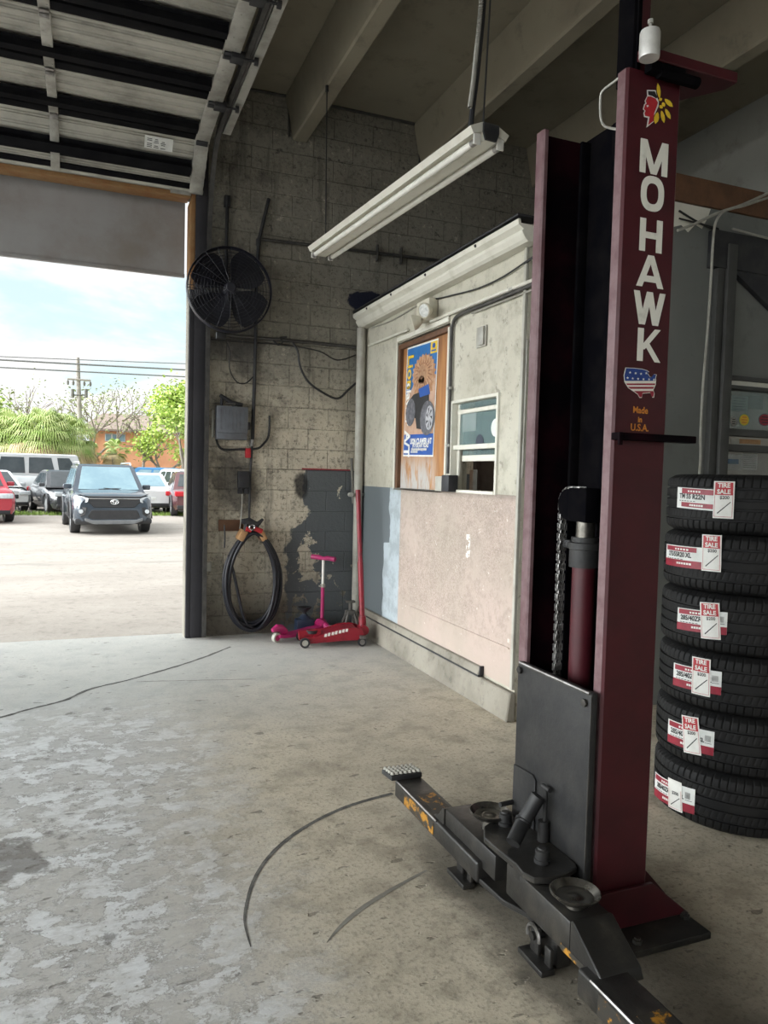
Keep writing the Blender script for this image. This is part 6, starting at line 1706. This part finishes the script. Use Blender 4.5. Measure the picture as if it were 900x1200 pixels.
tree('leafy_tree', 'low yellow-green tree before the right end of the orange house', TX_(190,46), 46, 4.4, 4, 1500, 'leaf_y', .12, .5)
tree('leafy_tree', 'green tree far left beyond the edge of the photograph behind the palms', TX_(-40,52), 52, 6.5, 4, 3000, 'leaf', .15, .45)

# orange house
hx0, hx1, hy = Xat(92,56), Xat(250,56), 56
hs = thing('orange_house', 'orange stucco house with a low brown roof beyond the lot', 'house', ((hx0+hx1)/2,hy,G))
zr0 = atY(140,505,hy).z; zr1 = atY(140,485,hy+2.5).z
m = MB(); m.box(hx0+.7,hx1,hy,hy+7,G,zr0); m.build('wall', MAT['orange_wall'], hs, smooth=0)
m = MB()
P = [V(hx0,hy-.6,zr0-.05),V(hx1+.6,hy-.6,zr0-.05),V(hx1+.6,hy+7.6,zr0-.05),V(hx0,hy+7.6,zr0-.05)]; Q = [V(hx0+1.6,hy+2.6,zr1),V(hx1-1.6,hy+2.6,zr1),V(hx1-1.6,hy+4.4,zr1),V(hx0+1.6,hy+4.4,zr1)]
loft(m, [P, [p+V(0,0,.12) for p in P], Q]); m.build('roof', MAT['roof_tile'], hs, smooth=0)
a = atY(123,508,hy-.02); b2 = atY(147,518,hy-.02)
m = MB(); m.box(a.x,b2.x,hy-.05,hy-.002,b2.z,a.z,.01)
for q in (1,2): pass
wn = m.build('window', MAT['car_white'], hs)
m = MB()
for q in range(3): 
    w = (b2.x-a.x)/3; m.box(a.x+w*q+.05,a.x+w*(q+1)-.05,hy-.06,hy-.051,b2.z+.05,a.z-.05)
m.build('pane', MAT['glass_blue'], wn, smooth=0)
a = atY(147,523,hy); b2 = atY(180,540,hy)
m = MB(); m.box(a.x,b2.x,hy-.02,hy-.002,a.z-.02,a.z+.06); m.build('ledge', MAT['roof_tile'], hs)
# boundary wall + hedge
m = MB(); m.box(-30,16,47.9,48.1,G,1.7); tag(m.build('boundary_wall', MAT['plaster_dirty'], smooth=0), 'low drab boundary wall behind the parked cars', 'wall')

# utility pole and lines
py_ = 47.
ptop = atY(91,419,py_); pb_ = Xat(96.5,py_)
up_ = thing('utility_pole', 'weathered utility pole with crossarm beyond the cars', 'utility pole', (pb_,py_,G))
m = MB(); m.tube([V(pb_,py_,G),V(ptop.x,py_,ptop.z)], .13, 10, radii=[.17,.11]); m.build('pole', MAT['pole_wood'], up_)
a = atY(79,444,py_-.15); b2 = atY(106.5,446,py_-.15)
m = MB(); m.tube([a,b2], .06, 6); m.build('crossarm', MAT['pole_wood'], up_)
m = MB()
for t in (.02,.25,.72,.98):
    p = a.lerp(b2,t); m.lathe([(0,-.35),(.05,-.33),(.07,-.2),(.05,-.1),(0,-.05)], p, (0,0,1), 8)
m.build('insulator', MAT['plaster_dirty'], up_)
m = MB()
for px in (85,101): p = atY(px,461,py_-.1); m.cyl(p-V(0,0,.25),p+V(0,0,.25),.09,10)
q0, q1 = atY(85,463,py_-.1), atY(101,463,py_-.1); m.tube([q0,q1],.04,6)
m.build('switch_gear', MAT['plaster_dirty'], up_)
for (xa,ya,xb,yb),r_,lb in (((-60,413.5,270,426.5),.028,'topmost of the overhead power lines crossing the sky'),((-60,416.5,270,434.5),.05,'second and thickest of the overhead power lines crossing the sky'),((-60,425.5,270,442.5),.04,'lowest of the overhead power lines crossing the sky')):
    m = MB(); p0, p1 = atY(xa,ya,py_-.5), atY(xb,yb,py_-.5)
    dv = p1-p0; p0 = p0-dv*.6; p1 = p1+dv*.6
    m.tube([p0.lerp(p1,t)-V(0,0,.10*4*t*(1-t)) for t in [i/16 for i in range(17)]], r_, 5)
    tag(m.build('power_line', MAT['line_grey']), lb, 'power line', 'overhead power lines')

# ================================================================== SKY AND LIGHT
w = bpy.data.worlds.new('sky'); scene.world = w; w.use_nodes = True
nt = NT(w.node_tree); nt.n.clear()
out = nt.add('ShaderNodeOutputWorld'); bg = nt.add('ShaderNodeBackground'); nt.l.new(bg.outputs[0], out.inputs[0])
D = nt.add('ShaderNodeTexCoord').outputs['Generated']
x_, y_, z_ = nt.xyz(D)
cl = nt.vmath('DIVIDE', D, nt.comb(nt.math('ADD', nt.math('ABSOLUTE', z_), .22), nt.math('ADD', nt.math('ABSOLUTE', z_), .22), nt.math('ADD', nt.math('ABSOLUTE', z_), .22)))
cn = nt.noise(nt.vmath('ADD', cl, (3.1, .4, .0)), 1.5, 8, .58, .25)
cm = nt.ss(cn, .36, .54)
blue = nt.mix(nt.ss(z_, 0, .5), (.74,.92,.95), (.60,.82,.91))
c = nt.mix(cm, blue, (1.0,1.0,1.0))
c = nt.mix(nt.math('MULTIPLY', nt.ss(nt.noise(nt.vmath('ADD', cl, (7.,2.,1.)), 2.4, 6, .6), .5, .7), .22), c, (.70,.76,.80))
nt.put(bg.inputs['Color'], c)
SKY_LOW, SKY_HIGH, SKY_FILL = 1.12, 1.5, 11.
# sky glow added on the unseen left side to brighten the bay
gl = V(-1, .02, .30).normalized()
left_fill = nt.ss(nt.vmath('DOT_PRODUCT', D, tuple(gl)), .45, .98)
st_ = nt.math('ADD', SKY_LOW, nt.math('MULTIPLY', nt.ss(z_, .42, .8), SKY_HIGH-SKY_LOW))
nt.put(bg.inputs['Strength'], nt.math('ADD', st_, nt.math('MULTIPLY', left_fill, SKY_FILL)))
ol = bpy.data.lights.new('office_fill', 'AREA'); ol.energy = 16; ol.size = 1.0; ol.color = (1,.95,.86)
oo = bpy.data.objects.new('office_fill', ol); col.objects.link(oo); oo.location = (4.1, 5.5, 2.95)  # unseen area light added to brighten the office inside
sun = bpy.data.lights.new('sun', 'SUN'); sun.energy = .3; sun.angle = R(12); sun.color = (1,.97,.92)
so = bpy.data.objects.new('sun', sun); col.objects.link(so)
so.rotation_euler = (R(-24), R(-14), 0)      # high, from behind the building

# ================================================================== RENDER LOOK
vs = scene.view_settings
scene.display_settings.display_device = 'sRGB'
vs.view_transform = 'Standard'; vs.look = 'None'; vs.gamma = 1.0; vs.use_curve_mapping = False
vs.exposure = 0.0
scene.cycles.use_denoising = True
scene.cycles.max_bounces = 8
scene.cycles.diffuse_bounces = 6
scene.cycles.glossy_bounces = 4
scene.cycles.transparent_max_bounces = 8
scene.cycles.sample_clamp_indirect = 8
